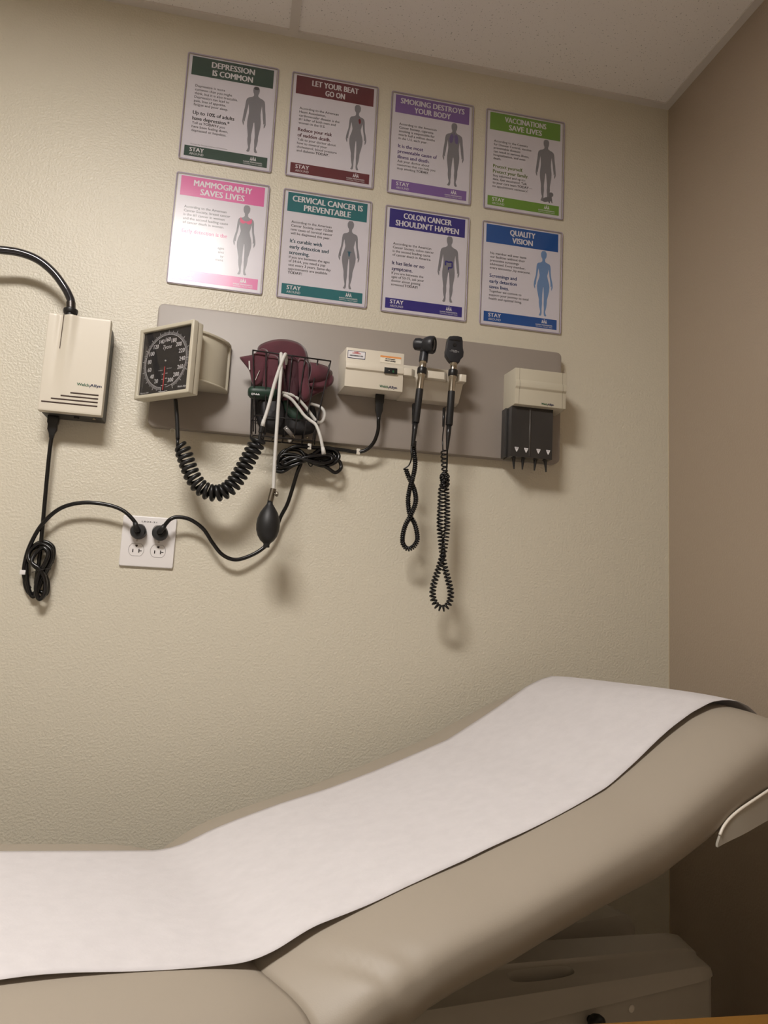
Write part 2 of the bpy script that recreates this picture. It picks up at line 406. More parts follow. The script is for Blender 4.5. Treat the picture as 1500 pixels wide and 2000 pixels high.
def poster(x, z, col, head, body1, bold, body2, sex, extra, label, film, bcol=None, figcol=None, foot=None, y0=90, gap=13.5):
    z += CAM_Z
    t = thing('health_poster', label, 'poster', (x, 0, z), 'health posters in two rows')
    mc = mat('poster_ink', col, 0.65, spec=0.25)
    def layer(k): return lambda a, b: (x+a/1000, -0.0024-0.00022*k, z-b/1000)
    def Tm(k, y0): return lambda a, b: (x+a/1000, -0.0024-0.00022*k, z-(y0-b)/1000)
    # sheet of paper
    G().box(x+0.0040, x+0.2252, -0.0024, -0.0008, z-0.2885, z-0.0028).obj('sheet', M_paper, t)
    def band(name, a0, a1, b0, b1):
        L = layer(1); G().add([L(a0, b0), L(a1, b0), L(a1, b1), L(a0, b1)], [(0, 1, 2, 3)]).obj(name, mc, t)
    band('header_band', 11, 218, 6, 58); band('footer_band', 11, 218, 253, 281)
    gw = G()
    n = len(head)
    for i, (s, w) in enumerate(head):
        base = 29.5 if i == 0 else 51.5
        text2d(gw, s, 114.5, 0, 15.6, Tm(2, base), width=w, bold=0.022, align='C')
    gw.obj('headline_lettering', M_wprint, t); gw = G()
    text2d(gw, 'STAY', 24, 0, 10.5, Tm(2, 267.5), width=35, bold=0.02)
    text2d(gw, 'AROUND', 24, 0, 6.2, Tm(2, 277), width=35)
    gw.obj('slogan_lettering', M_wprint, t); gw = G()
    # clinic emblem and name
    for k in range(3):
        cx = 182+(k-1)*5.2; top = 257.6 if k != 1 else 255.6
        v, f = fill_poly(ell(cx, top+1.2, 1.3, 1.3, 10)); gw.add([layer(2)(a, b) for a, b in v], f)
        q = [(cx-1.2, top+3), (cx+1.2, top+3), (cx+1.9, top+6.2), (cx+3.1, 267.2), (cx+1.5, 267.2), (cx+0.3, top+7.5), (cx-0.3, top+7.5), (cx-1.5, 267.2), (cx-3.1, 267.2), (cx-1.9, top+6.2)]
        v, f = fill_poly(q); gw.add([layer(2)(a, b) for a, b in v], f)
    gw.obj('clinic_emblem', M_wprint, t); gw = G()
    text2d(gw, 'KAISER PERMANENTE.', 182, 0, 3.3, Tm(2, 273.3), width=48, bold=0.02, align='C')
    text2d(gw, 'CENTRAL VALLEY AREA', 182, 0, 3.0, Tm(2, 278.3), width=48, align='C')
    gw.obj('clinic_name_lettering', M_wprint, t)
    gk = G(); y = y0
    for s in body1:
        text2d(gk, s, 24, 0, 6.6, Tm(1, y), cond=0.97, bold=0.004); y += 10.4
    gk.obj('paragraph_lettering', M_ink, t); gk = G()
    y += gap
    gb = G()
    for s in bold:
        text2d(gb, s, 24, 0, 9.8, Tm(1, y), cond=0.90, bold=0.018); y += 15.6
    y -= 4.6
    for s in body2:
        w = 0
        i = s.find('TODAY')
        if i >= 0:
            a, b, c = s[:i], 'TODAY', s[i+5:]
            if a:
                w = text2d(gk, a.rstrip(), 24, 0, 6.6, Tm(1, y), cond=0.97, bold=0.004)+2.5
            w += text2d(gk, b, 24+w, 0, 6.8, Tm(1, y), cond=0.97, bold=0.02)+1.2
            if c.strip(): text2d(gk, c.strip(), 24+w, 0, 6.6, Tm(1, y), cond=0.97, bold=0.004)
        elif s.startswith('>'):
            text2d(gk, s[1:], 129, 0, 6.6, Tm(1, y), cond=0.97, align='R')
        else:
            text2d(gk, s, 24, 0, 6.6, Tm(1, y), cond=0.97, bold=0.004)
        y += 10.4
    gk.obj('paragraph_lettering', M_ink, t)
    if foot:
        gk = G(); text2d(gk, foot, 24, 0, 3.0, Tm(1, 249), width=92); gk.obj('footnote_lettering', M_ink, t)
    gb.obj('bold_lettering', mat('bold_ink', bcol or (52, 50, 60), 0.65, spec=0.25), t)
    v, f = silhouette(MALE if sex == 'm' else FEMALE, 177, 60, 1.0)
    L = layer(1)
    G().add([L(a, b) for a, b in v], f).obj('printed_figure', mat('figure_ink', figcol or (134, 134, 139), 0.65, spec=0.25), t)
    if extra:
        ge = G()
        for poly in extra[1]:
            v, f = fill_poly(poly); ge.add([layer(2)(a, b) for a, b in v], f)
        ge.obj('printed_organ', mat('organ_ink', extra[0], 0.65, spec=0.25), t)
    # clear rigid sleeve with a rolled edge
    s = G().box(x, x+PW, -0.0052, -0.0046, z-PH, z).obj('sleeve', film, t)
    r = 0.0016; c = 0.004; gr = G()
    loop = []
    for (cx, cz, a0) in ((x+PW-c, z-c, 90), (x+PW-c, z-PH+c, 0), (x+c, z-PH+c, -90), (x+c, z-c, -180)):
        for k in range(4):
            a = math.radians(a0-k*30); loop.append((cx+c*math.cos(a), -0.0042, cz+c*math.sin(a)))
    loop.append(loop[0]); gr.tube(loop, r, 6, caps=False)
    gr.obj('sleeve_edge', M_rim, t, smooth=True)

GX = [-0.2168, 0.0495, 0.3165, 0.5835]
poster(GX[0], 1.4035, (52, 78, 68), [('DEPRESSION', 108), ('IS COMMON', 101)],
       ['Depression is more', 'common than you might', 'think, but it is also treatable.', 'Depression can lead to', 'pain, loss of appetite,', 'fatigue and poor sleep.'],
       ['Up to 10% of adults', 'have depression.*'], ['Tell us TODAY if you', 'have been feeling down,', 'depressed or hopeless.'], 'm',
       ((78, 78, 80), [ell(177, 65.5, 6.5, 4.8, 14)]), 'health poster with a dark green header reading DEPRESSION IS COMMON', M_film, (44, 48, 50),
       foot='*Centers for Disease Control and Prevention')
poster(GX[1], 1.4035, (106, 40, 50), [('LET YOUR BEAT', 123), ('GO ON', 51)],
       ['According to the American', 'Heart Association,', 'cardiovascular disease is the', '#1 killer of both men and', 'women in the U.S.'],
       ['Reduce your risk', 'of sudden death.'], ['Talk to your doctor about', 'how to control your', 'cholesterol, blood pressure', 'and diabetes TODAY.'], 'f',
       ((118, 36, 44), [[(181, 101), (183.5, 99), (186, 101.5), (187.5, 107), (186.5, 112), (184, 115), (181.5, 110), (180.5, 105)]]),
       'health poster with a maroon header reading LET YOUR BEAT GO ON', M_film, (84, 30, 42), y0=101, gap=10)
poster(GX[2], 1.4010, (130, 98, 164), [('SMOKING DESTROYS', 178), ('YOUR BODY', 101)],
       ['According to the American', 'Cancer Society, cigarette', 'smoking is responsible for', 'nearly half a million deaths', 'in the U.S. each year.'],
       ['It is the most', 'preventable cause of', 'illness and death.'], ['Ask your doctor about', 'resources that can help you', 'stop smoking TODAY.'], 'm',
       ((112, 98, 146), [ell(170, 107, 5.4, 14, 14, 0.1), ell(184, 107, 5.4, 14, 14, -0.1), [(176, 88), (178, 88), (178, 102), (176, 102)]]),
       'health poster with a light purple header reading SMOKING DESTROYS YOUR BODY', M_film, (88, 70, 128), y0=93)
baby = [(168, 245), (170, 238), (176, 233), (184, 231), (188, 228), (187, 222), (189, 217), (194, 215), (199, 217), (201, 222), (199, 227), (196, 229), (197, 235), (198, 242), (199, 247),
        (196, 247), (194, 241), (192, 242), (191, 248), (188, 248), (187, 243), (182, 245), (176, 247)]
poster(GX[3], 1.4012, (112, 158, 56), [('VACCINATIONS', 121), ('SAVE LIVES', 96)],
       ['According to the Centers', 'for Disease Control, vaccine-', 'preventable diseases', 'can result in serious illness,', 'hospitalization, and even', 'death.'],
       ['Protect yourself.', 'Protect your family.'], ['Stay informed and up-to-', 'date. Get vaccinated. Talk', 'to your care team TODAY \u2014', 'no appointment necessary!'], 'm',
       ((118, 118, 122), [baby]), 'health poster with a green header reading VACCINATIONS SAVE LIVES', M_film, (112, 134, 68), y0=93.5)
poster(GX[0], 1.0738, (222, 92, 160), [('MAMMOGRAPHY', 143), ('SAVES LIVES', 108)],
       ['According to the American', 'Cancer Society, breast cancer', 'is the #1 cancer in women', 'and the second leading cause', 'of cancer death in women.'],
       ['Early detection is the'], ['', '', '>ages', '>ams', '>ay', '>ment'], 'f',
       ((226, 70, 122), [[(163, 93), (166, 99), (172, 103), (177, 104), (182, 103), (188, 99), (191, 93), (192, 106), (188, 110), (182, 111), (177, 106.5), (172, 111), (166, 110), (162, 106)]]),
       'health poster with a pink header reading MAMMOGRAPHY SAVES LIVES', M_film2, (216, 96, 150))
poster(GX[1], 1.0736, (30, 112, 118), [('CERVICAL CANCER IS', 182), ('PREVENTABLE', 121)],
       ['According to the American', 'Cancer Society, over 12,000', 'new cases of cervical cancer', 'will be diagnosed this year.'],
       ["It's curable with", 'early detection and', 'screening.'], ['If you are between the ages', 'of 24-64, you need a pap', 'test every 3 years. Same-day', 'appointments are available', 'TODAY!'], 'f',
       ((44, 98, 116), [[(171, 146), (175, 144.5), (179, 144.5), (183, 146), (183, 147.5), (180, 146.5), (179.5, 150), (178.3, 158), (175.7, 158), (174.5, 150), (174, 146.5), (171, 147.5)]]),
       'health poster with a teal header reading CERVICAL CANCER IS PREVENTABLE', M_film, (40, 78, 92), y0=88.5, gap=12)
poster(GX[2], 1.0720, (46, 38, 130), [('COLON CANCER', 131), ("SHOULDN'T HAPPEN", 172)],
       ['According to the American', 'Cancer Society, colon cancer', 'is the second leading cause', 'of cancer death in America.'],
       ['It has little or no', 'symptoms.'], ['If you are between the', 'ages of 50-75, ask your', 'doctor about getting', 'screened TODAY!'], 'm',
       ((48, 44, 130), [[(166, 143), (166, 131), (169, 129), (176, 131), (184, 129), (188, 132), (188, 147), (184, 150), (178, 150), (177, 155), (175, 155), (175, 147.5), (178, 146), (184.5, 145.5), (184.5, 134), (176, 135), (170, 133.5), (170, 143)]]),
       "health poster with an indigo header reading COLON CANCER SHOULDN'T HAPPEN", M_film, (44, 46, 92), y0=105.5)
poster(GX[3], 1.0711, (22, 84, 158), [('QUALITY', 72), ('VISION', 58)],
       ['No member will ever leave', 'our facilities without their', 'preventive screenings', 'addressed. Every member,', 'every encounter, by everyone.'],
       ['Screenings and', 'early detection', 'saves lives.'], ['Together we commit to', 'support your journey to total', 'health and optimal living.'], 'f',
       None, 'health poster with a blue header reading QUALITY VISION and a blue figure', M_film, (36, 62, 116), y0=91, figcol=(118, 152, 196))

# ------------------------------------------------------------------ backing board
def rrect(x0, x1, z0, z1, r, n=6):
    p = []
    for cx, cz, a0 in ((x1-r, z1-r, 0), (x0+r, z1-r, 90), (x0+r, z0+r, 180), (x1-r, z0+r, 270)):
        for k in range(n+1):
            a = math.radians(a0+90*k/n); p.append((cx+r*math.cos(a), cz+r*math.sin(a)))
    return p
Z = CAM_Z
BY = -0.028
o = G().prism(rrect(-0.2275, 0.8065, Z+0.4165, Z+0.7180, 0.014), lambda a, b: (a, 0.0, b), lambda a, b: (a, BY, b)).obj('equipment_board', M_board, bevel=0.003)
tag(o, 'long taupe board on the wall carrying the diagnostic instruments', 'wall panel')

def logo(parent, M, cap, x, y, w):
    g1 = G(); a = text2d(g1, 'Welch', x, y, cap, M, width=w*0.49, bold=0.020); g1.obj('green_lettering', M_lgreen, parent)
    g2 = G(); text2d(g2, 'Allyn', x+w*0.53, y, cap, M, width=w*0.47, bold=0.024)
    g2.add([M(x+w*0.485, y+cap*0.45), M(x+w*0.50, y+cap*0.45), M(x+w*0.535, y-cap*0.55), M(x+w*0.52, y-cap*0.55)], [(0, 1, 2, 3)])
    g2.obj('navy_lettering', M_lnavy, parent)

# ------------------------------------------------------------------ exam light transformer (left)
XL, XR, ZB, ZT = -0.4585, -0.3225, Z+0.4175, Z+0.6445
t = thing('light_power_box', 'cream wall box with slanted vent slots feeding the black gooseneck arm', 'power supply box', (-0.388, 0, ZB))
g = G(); g.prism([(XL+0.004, ZB-0.001), (XR-0.002, ZB-0.001), (XR-0.002, ZT-0.025), (XR-0.006, ZT-0.002), (XL+0.004, ZT-0.002)], lambda a, b: (a, 0, b), lambda a, b: (a, -0.053, b))
g.obj('back_housing', M_dark, t, bevel=0.003)
# front cover with a swelling groove running down from the arm
nx, nz = 44, 40; v = []; f = []
for j in range(nz+1):
    zz = ZB+(ZT-ZB)*j/nz
    for i in range(nx+1):
        xx = XL+(XR-XL)*i/nx; u = i/nx; q = j/nz
        fade = min(1, max(0, (q-0.18)/0.8)); c = 0.34+0.03*q
        b = 0.0075*fade*math.exp(-((u-c)/0.085)**2) - 0.0035*fade*math.exp(-((u-c+0.17)/0.05)**2)
        v.append((xx, -0.0745-b, zz))
for j in range(nz):
    for i in range(nx):
        a = j*(nx+1)+i; f.append((a, a+1, a+nx+2, a+nx+1))
# rim back to the housing
def ring(j0):
    return ([i for i in range(nx+1)]+[j*(nx+1)+nx for j in range(1, nz+1)]+[nz*(nx+1)+i for i in range(nx-1, -1, -1)]+[j*(nx+1) for j in range(nz-1, 0, -1)])
R0 = ring(0); n0 = len(v)
cx, cz = (XL+XR)/2, (ZB+ZT)/2
for k in R0:
    x, y, z = v[k]; v.append((x, -0.052, z))
for k in range(len(R0)):
    f.append((R0[k], R0[(k+1) % len(R0)], n0+(k+1) % len(R0), n0+k))
f.append(tuple(range(n0, n0+len(R0))))
mesh('front_cover', v, f, M_cream, t, bevel=0.0022, seg=2)
F = lambda a, b: (a, -0.0752, b)
g = G()
for (pa, pb) in (((137.5, 766.5), (192.5, 772.5)), ((118.5, 771.8), (191.5, 779.6)), ((99.5, 777.2), (190.8, 786.6)), ((80.5, 783), (190, 793.8))):
    A = P(*pa, -0.075); B = P(*pb, -0.075); g.tube([(A[0], -0.0747, B[2]*0.5+A[2]*0.5), (B[0], -0.0747, B[2]*0.5+A[2]*0.5)], 0.0016, 6)
g.obj('vent_slots', M_slot, t)
A = P(150, 752.5, -0.075); logo(t, lambda a, b: (a, -0.0753, b), 0.0062, A[0], A[2], 0.053)
g = G(); A = P(125.5, 611, -0.076); B = P(116.5, 680, -0.076)
g.tube([A+(0, -0.001, 0), B], 0.0007, 6); g.obj('cover_seam', M_slot, t)
# underside sockets
g = G(); g.lathe([(0.0001, 0), (0.004, 0), (0.004, -0.003), (0.0001, -0.003)], (XR-0.02, -0.045, ZB-0.0005), (0, 0, 1), 12); g.obj('screw', M_chrome, t)
g = G(); g.lathe([(0.0001, 0), (0.006, 0), (0.006, -0.006), (0.0001, -0.006)], (XR-0.058, -0.045, ZB), (0, 0, 1), 14); g.obj('fuse_cap', M_black, t)
# gooseneck
at = P(138.5, 608, -0.052)
arm_path = spline(PP([(-420, 640, -0.20), (-300, 555, -0.15), (-170, 500, -0.11), (-60, 484, -0.085), (0, 488, -0.075), (40, 494, -0.07), (75, 508, -0.067), (105, 533, -0.063), (127, 563, -0.060), (137.5, 584, -0.058), (138.5, 592, -0.058)]), 12)
gr = thing('gooseneck_arm', 'thick shiny black gooseneck arm curving up out of the cream wall box', 'exam lamp', (at[0], at[1], ZT))
g = G(); g.tube(arm_path, 0.0093, 18); g.obj('arm', M_arm, gr, smooth=True)
g = G(); g.lathe([(0.0001, -0.004), (0.016, -0.004), (0.020, 0.01), (0.026, 0.05), (0.034, 0.085), (0.034, 0.095), (0.030, 0.095), (0.028, 0.088), (0.0001, 0.086)], arm_path[0], arm_path[0]-arm_path[3], 32)
g.obj('lamp_head', M_cream, gr, smooth=True, auto=True)
qa, qb, qc = P(138.5, 591, -0.058), P(138.5, 603.5, -0.058), P(138.5, 616, -0.058)
g = G(); g.tube([qa, qb], 0.0104, 20); g.obj('metal_sleeve', mat('dark_metal', (96, 92, 90), 0.3, 1.0), gr, smooth=True, auto=True)
g = G(); g.lathe([(0.0001, 0.0), (0.0120, 0.0), (0.0158, 0.003), (0.0162, 0.008), (0.0150, 0.012), (0.0120, 0.0135), (0.0120, 0.022), (0.0001, 0.022)], qb+(0, 0, 0.001), (0, 0, -1)); g.obj('collar', M_black, gr, smooth=True, auto=True)

def cord_obj(name, pts, r, parent, m=M_cord, k=10, n=10):
    g = G(); g.tube(spline(pts, k), r, n); return g.obj(name, m, parent, smooth=True)

# plug that enters the box / station from below
def appliance_plug(px, py, py2, y, parent, top, w=0.026):
    A = P(px, py, y); H = top-P(px, py2, y)[2]
    x, z = A[0], top
    g = G()
    prof = [(0.5, 0), (0.5, 0.30), (0.42, 0.40), (0.42, 0.62), (0.26, 0.80), (0.2, 1.0)]
    v = []; f = []
    for s_, h in prof:
        for a, b in ((-1, -1), (1, -1), (1, 1), (-1, 1)):
            v.append((x+a*s_*w, y+b*max(s_*0.75, 0.2)*w*0.75, z-h*H))
    for i in range(len(prof)-1):
        for k in range(4): f.append((i*4+k, i*4+(k+1) % 4, i*4+4+(k+1) % 4, i*4+4+k))
    f += [(0, 1, 2, 3), tuple(range(len(v)-4, len(v)))]
    g.add(v, f); return g.obj('plug', M_black, parent, bevel=0.0012), np.array([x, y, z-H])

def wall_plug(px, py, parent, cord_dir):
    c = P(px, py, -0.030)
    g = G(); g.lathe([(0.0001, 0.0), (0.0172, 0.0), (0.0178, 0.003), (0.0178, 0.014), (0.0165, 0.020), (0.0150, 0.0225), (0.0001, 0.0235)], (c[0], -0.0075, c[2]), (0, -1, 0), 32)
    g.obj('wall_plug', M_blackm, parent, smooth=True, auto=True)
    d = np.array(cord_dir, float); d /= np.linalg.norm(d)
    g = G(); b = np.array([c[0], -0.026, c[2]]); g.tube([b, b+np.array([0, -0.010, 0])+d*0.004, b+np.array([0, -0.014, 0])+d*0.012, b+np.array([0, -0.013, 0])+d*0.020], [0.0075, 0.007, 0.0062, 0.0052], 14)
    g.obj('strain_relief', M_blackm, parent, smooth=True)
    return b+np.array([0, -0.013, 0])+d*0.020

# ---- outlet
x0, x1, z0, z1 = -0.2635, -0.1425, Z+0.086, Z+0.2045
t = thing('wall_outlet', 'white two-gang wall outlet plate with two black plugs in its top sockets', 'electrical outlet', ((x0+x1)/2, 0, z0))
g = G(); g.prism(rrect(x0, x1, z0, z1, 0.004, 3), lambda a, b: (a, 0, b), lambda a, b: (a, -0.0065, b)); g.obj('face_plate', M_white, t, bevel=0.0028, seg=3)
M_line = mat('socket_outline', (120, 112, 106), 0.6)
for k, px in enumerate((266, 308.5)):
    for row in (0, 1):
        c = P(px+(3.5 if row else 0), 1073.5+(3 if k else 0)-row*38, -0.0068)
        def oval(rx, rz, cut):
            pts = []
            for i in range(40):
                a = i*math.pi/20; X, Y = rx*math.cos(a), rz*math.sin(a)
                pts.append((c[0]+X, c[2]+max(-cut, min(cut, Y))))
            return pts
        O = oval(0.0172, 0.0172, 0.0143)
        g = G(); g.tube([(a, -0.0068, b) for a, b in O+O[:1]], 0.00035, 5, caps=False)
        s = g.obj('socket', M_line, t)
        if row == 0:
            g = G()
            g.box(c[0]-0.0085, c[0]-0.0062, -0.0071, -0.0065, c[2]-0.0062, c[2]+0.0012)
            g.box(c[0]+0.0050, c[0]+0.0073, -0.0071, -0.0065, c[2]-0.0066, c[2]+0.0020)
            g.box(c[0]+0.0073, c[0]+0.0125, -0.0071, -0.0065, c[2]-0.0032, c[2]-0.0012)
            g.prism([(c[0]-0.0026, c[2]+0.0117), (c[0]+0.0026, c[2]+0.0117), (c[0]+0.0026, c[2]+0.0088), (c[0]+0.0012, c[2]+0.0068), (c[0]-0.0012, c[2]+0.0068), (c[0]-0.0026, c[2]+0.0088)],
                    lambda a, b: (a, -0.0071, b), lambda a, b: (a, -0.0065, b))
            g.obj('slots', mat('slot_dark', (40, 30, 26), 0.6), s)
    c = P(px+1.5, 1055.5+(3 if k else 0), -0.0068); g = G(); g.lathe([(0.0001, 0), (0.0026, 0), (0.0026, 0.0004), (0.0001, 0.0005)], (c[0], -0.0064, c[2]), (0, -1, 0), 14)
    g.obj('screw', mat('plate_screw', (190, 180, 172), 0.4), t)
c = P(277, 1019, -0.0068); g = G(); text2d(g, 'LB23-31', c[0], c[2]-0.0008, 0.0032, lambda a, b: (a, -0.0067, b), width=0.034, bold=0.01); g.obj('lettering', M_ink, t)

# ---- left power cord
t = thing('power_cord', 'black power cord from the left cream box, looped and tied, plugged into left socket', 'power cord', P(100, 815, -0.03))
pl, e = appliance_plug(105, 815, 856, -0.030, t, ZB-0.001, 0.024)
cord_obj('cord', [e+(0, 0, 0.006), e, *PP([(97, 880, -0.03), (92, 930, -0.028), (87, 985, -0.026), (82, 1040, -0.024), (77, 1090, -0.02), (70, 1140, -0.022)])], 0.0046, t)
def loops(name, pts_list, r, t):
    g = G()
    for pts in pts_list: g.tube(spline(PP(pts), 8, True)+spline(PP(pts), 8, True)[:1], r, 8, caps=False)
    return g.obj(name, M_cord, t, smooth=True)
loops('tied_loops', [
    [(60, 1075, -.024), (78, 1062, -.026), (98, 1072, -.030), (101, 1090, -.030), (90, 1112, -.028), (78, 1135, -.024), (72, 1160, -.022), (82, 1168, -.024), (90, 1150, -.03), (84, 1120, -.034), (66, 1105, -.032), (56, 1090, -.028)],
    [(66, 1066, -.018), (86, 1058, -.018), (103, 1068, -.018), (104, 1088, -.020), (94, 1110, -.022), (82, 1135, -.016), (66, 1165, -.014), (56, 1150, -.014), (52, 1120, -.014), (54, 1085, -.014)],
    [(70, 1080, -.034), (85, 1070, -.036), (94, 1082, -.038), (88, 1100, -.040), (76, 1122, -.036), (70, 1150, -.032), (76, 1170, -.030), (86, 1160, -.030), (88, 1135, -.036), (78, 1112, -.042), (62, 1098, -.04)],
    [(62, 1072, -.008), (52, 1092, -.008), (48, 1120, -.008), (50, 1145, -.008), (60, 1160, -.008), (76, 1155, -.010), (90, 1160, -.012), (94, 1140, -.012), (88, 1115, -.012), (98, 1092, -.012), (92, 1066, -.010)],
], 0.0046, t)
se = wall_plug(269, 1037, t, (-0.35, -0.1, 1))
cord_obj('plug_lead', [*PP([(58, 1150, -0.010), (47, 1125, -0.012), (50, 1092, -0.018), (62, 1058, -0.026), (84, 1022, -0.030), (118, 993, -0.034), (160, 982, -0.038), (205, 985, -0.040), (240, 997, -0.040)]), se, se-(0.0, -0.004, 0.012)], 0.0046, t)
A = P(44, 1118, -0.014); g = G(); g.box(A[0]-0.004, A[0]+0.008, -0.023, -0.012, A[2]-0.005, A[2]+0.005); g.obj('white_tag', M_white, t, bevel=0.001)
cord_obj('twist_tie', PP([(62, 1118, -.046), (84, 1112, -.048), (96, 1110, -.03), (99, 1104, -.02), (95, 1100, -.016), (92, 1106, -.02), (98, 1113, -.02), (101, 1100, -.02), (106, 1099, -.02)]), 0.0007, t, M_wire, n=5)

# ------------------------------------------------------------------ pressure gauge
GA = np.array([0.76, -0.65, 0.0]); GA /= np.linalg.norm(GA); GN = np.array([-GA[1]*-1, 0, 0])
GN = np.array([GA[1], -GA[0], 0.0])           # outward normal of the dial
GL = np.array([-0.257, -0.062, Z+0.549]); GW = 0.168
def GM(a, b, c):                               # a right, b up, c outward, from the dial centre
    return GL+GA*(a+GW/2)+np.array([0, 0, 1.0])*b+GN*c
t = thing('pressure_gauge', 'square aneroid blood pressure gauge with a black dial swivelled left on its cream bracket', 'pressure gauge', (-0.09, BY, Z+0.47))
h = GW/2; g = G()
sec = [(0.0, h-0.0005), (0.0, h-0.010), (-0.004, h-0.011), (-0.004, 0)]
# bezel: outer box ring
def frame_ring(g, outer, inner, c0, c1):
    o = [(-outer, -outer), (outer, -outer), (outer, outer), (-outer, outer)]; i = [(-inner, -inner), (inner, -inner), (inner, inner), (-inner, inner)]
    v = [GM(a, b, c1) for a, b in o]+[GM(a, b, c1) for a, b in i]+[GM(a, b, c0) for a, b in o]+[GM(a, b, c0) for a, b in i]; f = []
    for k in range(4):
        k2 = (k+1) % 4; f += [(k, k2, 4+k2, 4+k), (k, 8+k, 8+k2, k2), (4+k, 4+k2, 12+k2, 12+k), (8+k, 12+k, 12+k2, 8+k2)]
    g.add(v, f)
frame_ring(g, h, h-0.0090, -0.014, 0.002); g.obj('bezel', M_creamd, t, bevel=0.0028, seg=3)
G().box(-h+0.001, h-0.001, -h+0.001, h-0.001, -0.030, -0.0145, GM).obj('rear_housing', M_creamd, t, bevel=0.003)
G().box(-h+0.0075, h-0.0075, -h+0.0075, h-0.0075, -0.007, -0.0050, GM).obj('dial', M_dial, t)
G().box(-h+0.008, h-0.008, -h+0.008, h-0.008, -0.0022, -0.0018, GM).obj('glass', M_glass, t)
g = G(); DT = lambda a, b: GM(a*1.07, b*1.07, -0.0047)
def ang(v): return math.radians((v-158)*1.10)
for v in range(0, 302, 2):
    if v > 304: break
    a = ang(v); big = v % 20 == 0; mid = v % 10 == 0
    r0, r1 = (0.0585, 0.0685) if big else ((0.0585, 0.0665) if mid else (0.0585, 0.0640)); wd = 0.00045 if big else 0.00032
    d = np.array([math.sin(a), math.cos(a)]); e = np.array([d[1], -d[0]])
    g.add([DT(*(d*r0-e*wd)), DT(*(d*r0+e*wd)), DT(*(d*r1+e*wd)), DT(*(d*r1-e*wd))], [(0, 1, 2, 3)])
for k in range(120):
    a = math.radians(-174+348*k/120); b = math.radians(-174+348*(k+1)/120)
    g.add([DT(0.0585*math.sin(a), 0.0585*math.cos(a)), DT(0.0585*math.sin(b), 0.0585*math.cos(b)), DT(0.0578*math.sin(b), 0.0578*math.cos(b)), DT(0.0578*math.sin(a), 0.0578*math.cos(a))], [(0, 1, 2, 3)])
g.obj('scale_marks', M_dialp, t)
g = G()
for v in range(20, 301, 20):
    a = ang(v); text2d(g, str(v), 0.0475*math.sin(a), 0.0475*math.cos(a)-0.0045, 0.0090, DT, bold=0.014, align='C', cond=0.85)
g.obj('numerals', M_dialp, t)
g = G(); text2d(g, 'Tycos', 0, 0.027, 0.0085, lambda a, b: DT(a+(b-0.027)*0.3, b), width=0.026, bold=0.004, align='C')
text2d(g, 'Made in USA', -0.066, -0.0665, 0.0032, DT, width=0.024)
text2d(g, 'Welch Allyn', 0.0655, -0.0630, 0.0040, DT, width=0.024, bold=0.012, align='R')
text2d(g, 'Latex', -0.006, -0.0205, 0.0024, DT, width=0.012, align='R'); text2d(g, 'Certified', 0.005, -0.0185, 0.0024, DT, width=0.014)
for k, zz in enumerate((-0.027, -0.038, -0.052)):
    G0 = [DT(0.003, zz), DT(0.009, zz), DT(0.009, zz-0.0012), DT(0.003, zz-0.0012)]; g.add(G0, [(0, 1, 2, 3)])
    g.add([DT(-0.003, zz-0.001), DT(-0.007, zz-0.001), DT(-0.007, zz-0.0022), DT(-0.003, zz-0.0022)], [(0, 1, 2, 3)])
for r_ in (0.0665, 0.0700):
    for k in range(12):
        a = math.radians(180-11+22*k/12); b = math.radians(180-11+22*(k+1)/12)
        g.add([DT(r_*math.sin(a), r_*math.cos(a)), DT(r_*math.sin(b), r_*math.cos(b)), DT((r_+.001)*math.sin(b), (r_+.001)*math.cos(b)), DT((r_+.001)*math.sin(a), (r_+.001)*math.cos(a))], [(0, 1, 2, 3)])
g.obj('dial_lettering', M_dialp, t)
G().box(-0.0011, 0.0011, -0.068, -0.0135, -0.0042, -0.0036, GM).obj('needle', M_red, t)
g = G(); g.lathe([(0.0001, 0), (0.0022, 0), (0.0018, 0.0015), (0.0001, 0.002)], GM(0, 0.0005, -0.0049), GN, 14); g.obj('hub', M_dialp, t, smooth=True)
# bracket: curved horn from the board to the back of the gauge
zt_, zb_ = Z+0.628, Z+0.512
plan = [(-0.148, BY+0.001), (-0.050, BY+0.001), (-0.0495, -0.040), (-0.055, -0.060), (-0.066, -0.078), (-0.082, -0.096), (-0.100, -0.112), (-0.117, -0.122), (-0.140, -0.112), (-0.160, -0.094), (-0.172, -0.082)]
zts = [0, 0, -0.001, -0.002, -0.002, 0.0, 0.0, 0.0, 0, 0, 0]
g = G(); n = len(plan)
# ribs top and bottom plates with a recessed waist between them
def plate(z0, z1, s):
    c = (-0.115, -0.06)
    pts = [(c[0]+(a-c[0])*s, (c[1]+(b-c[1])*s if b < BY else b)) for a, b in plan]
    g.prism(pts, lambda a, b: (a, b, z0), lambda a, b: (a, b, z1))
plate(zb_, zt_, 0.90)
wb = g.obj('wall_bracket', M_creamd, t, bevel=0.004, seg=2)
g = G(); plate(zt_-0.005, zt_+0.001, 1.0); g.obj('bracket_rib', M_creamd, wb, bevel=0.002)
g = G(); plate(zb_-0.002, zb_+0.003, 1.0); g.obj('bracket_rib', M_creamd, wb, bevel=0.003)
G().box(-0.064, -0.0495, -0.041, BY, zb_, zt_).obj('bracket_flange', M_creamd, wb, bevel=0.004, seg=3)
G().box(-0.1230, -0.1190, -0.0905, -0.0895, Z+0.6, Z+0.601)
# hose fitting under the gauge
A = P(343, 777, -0.098); hz = Z+0.549-h-0.001

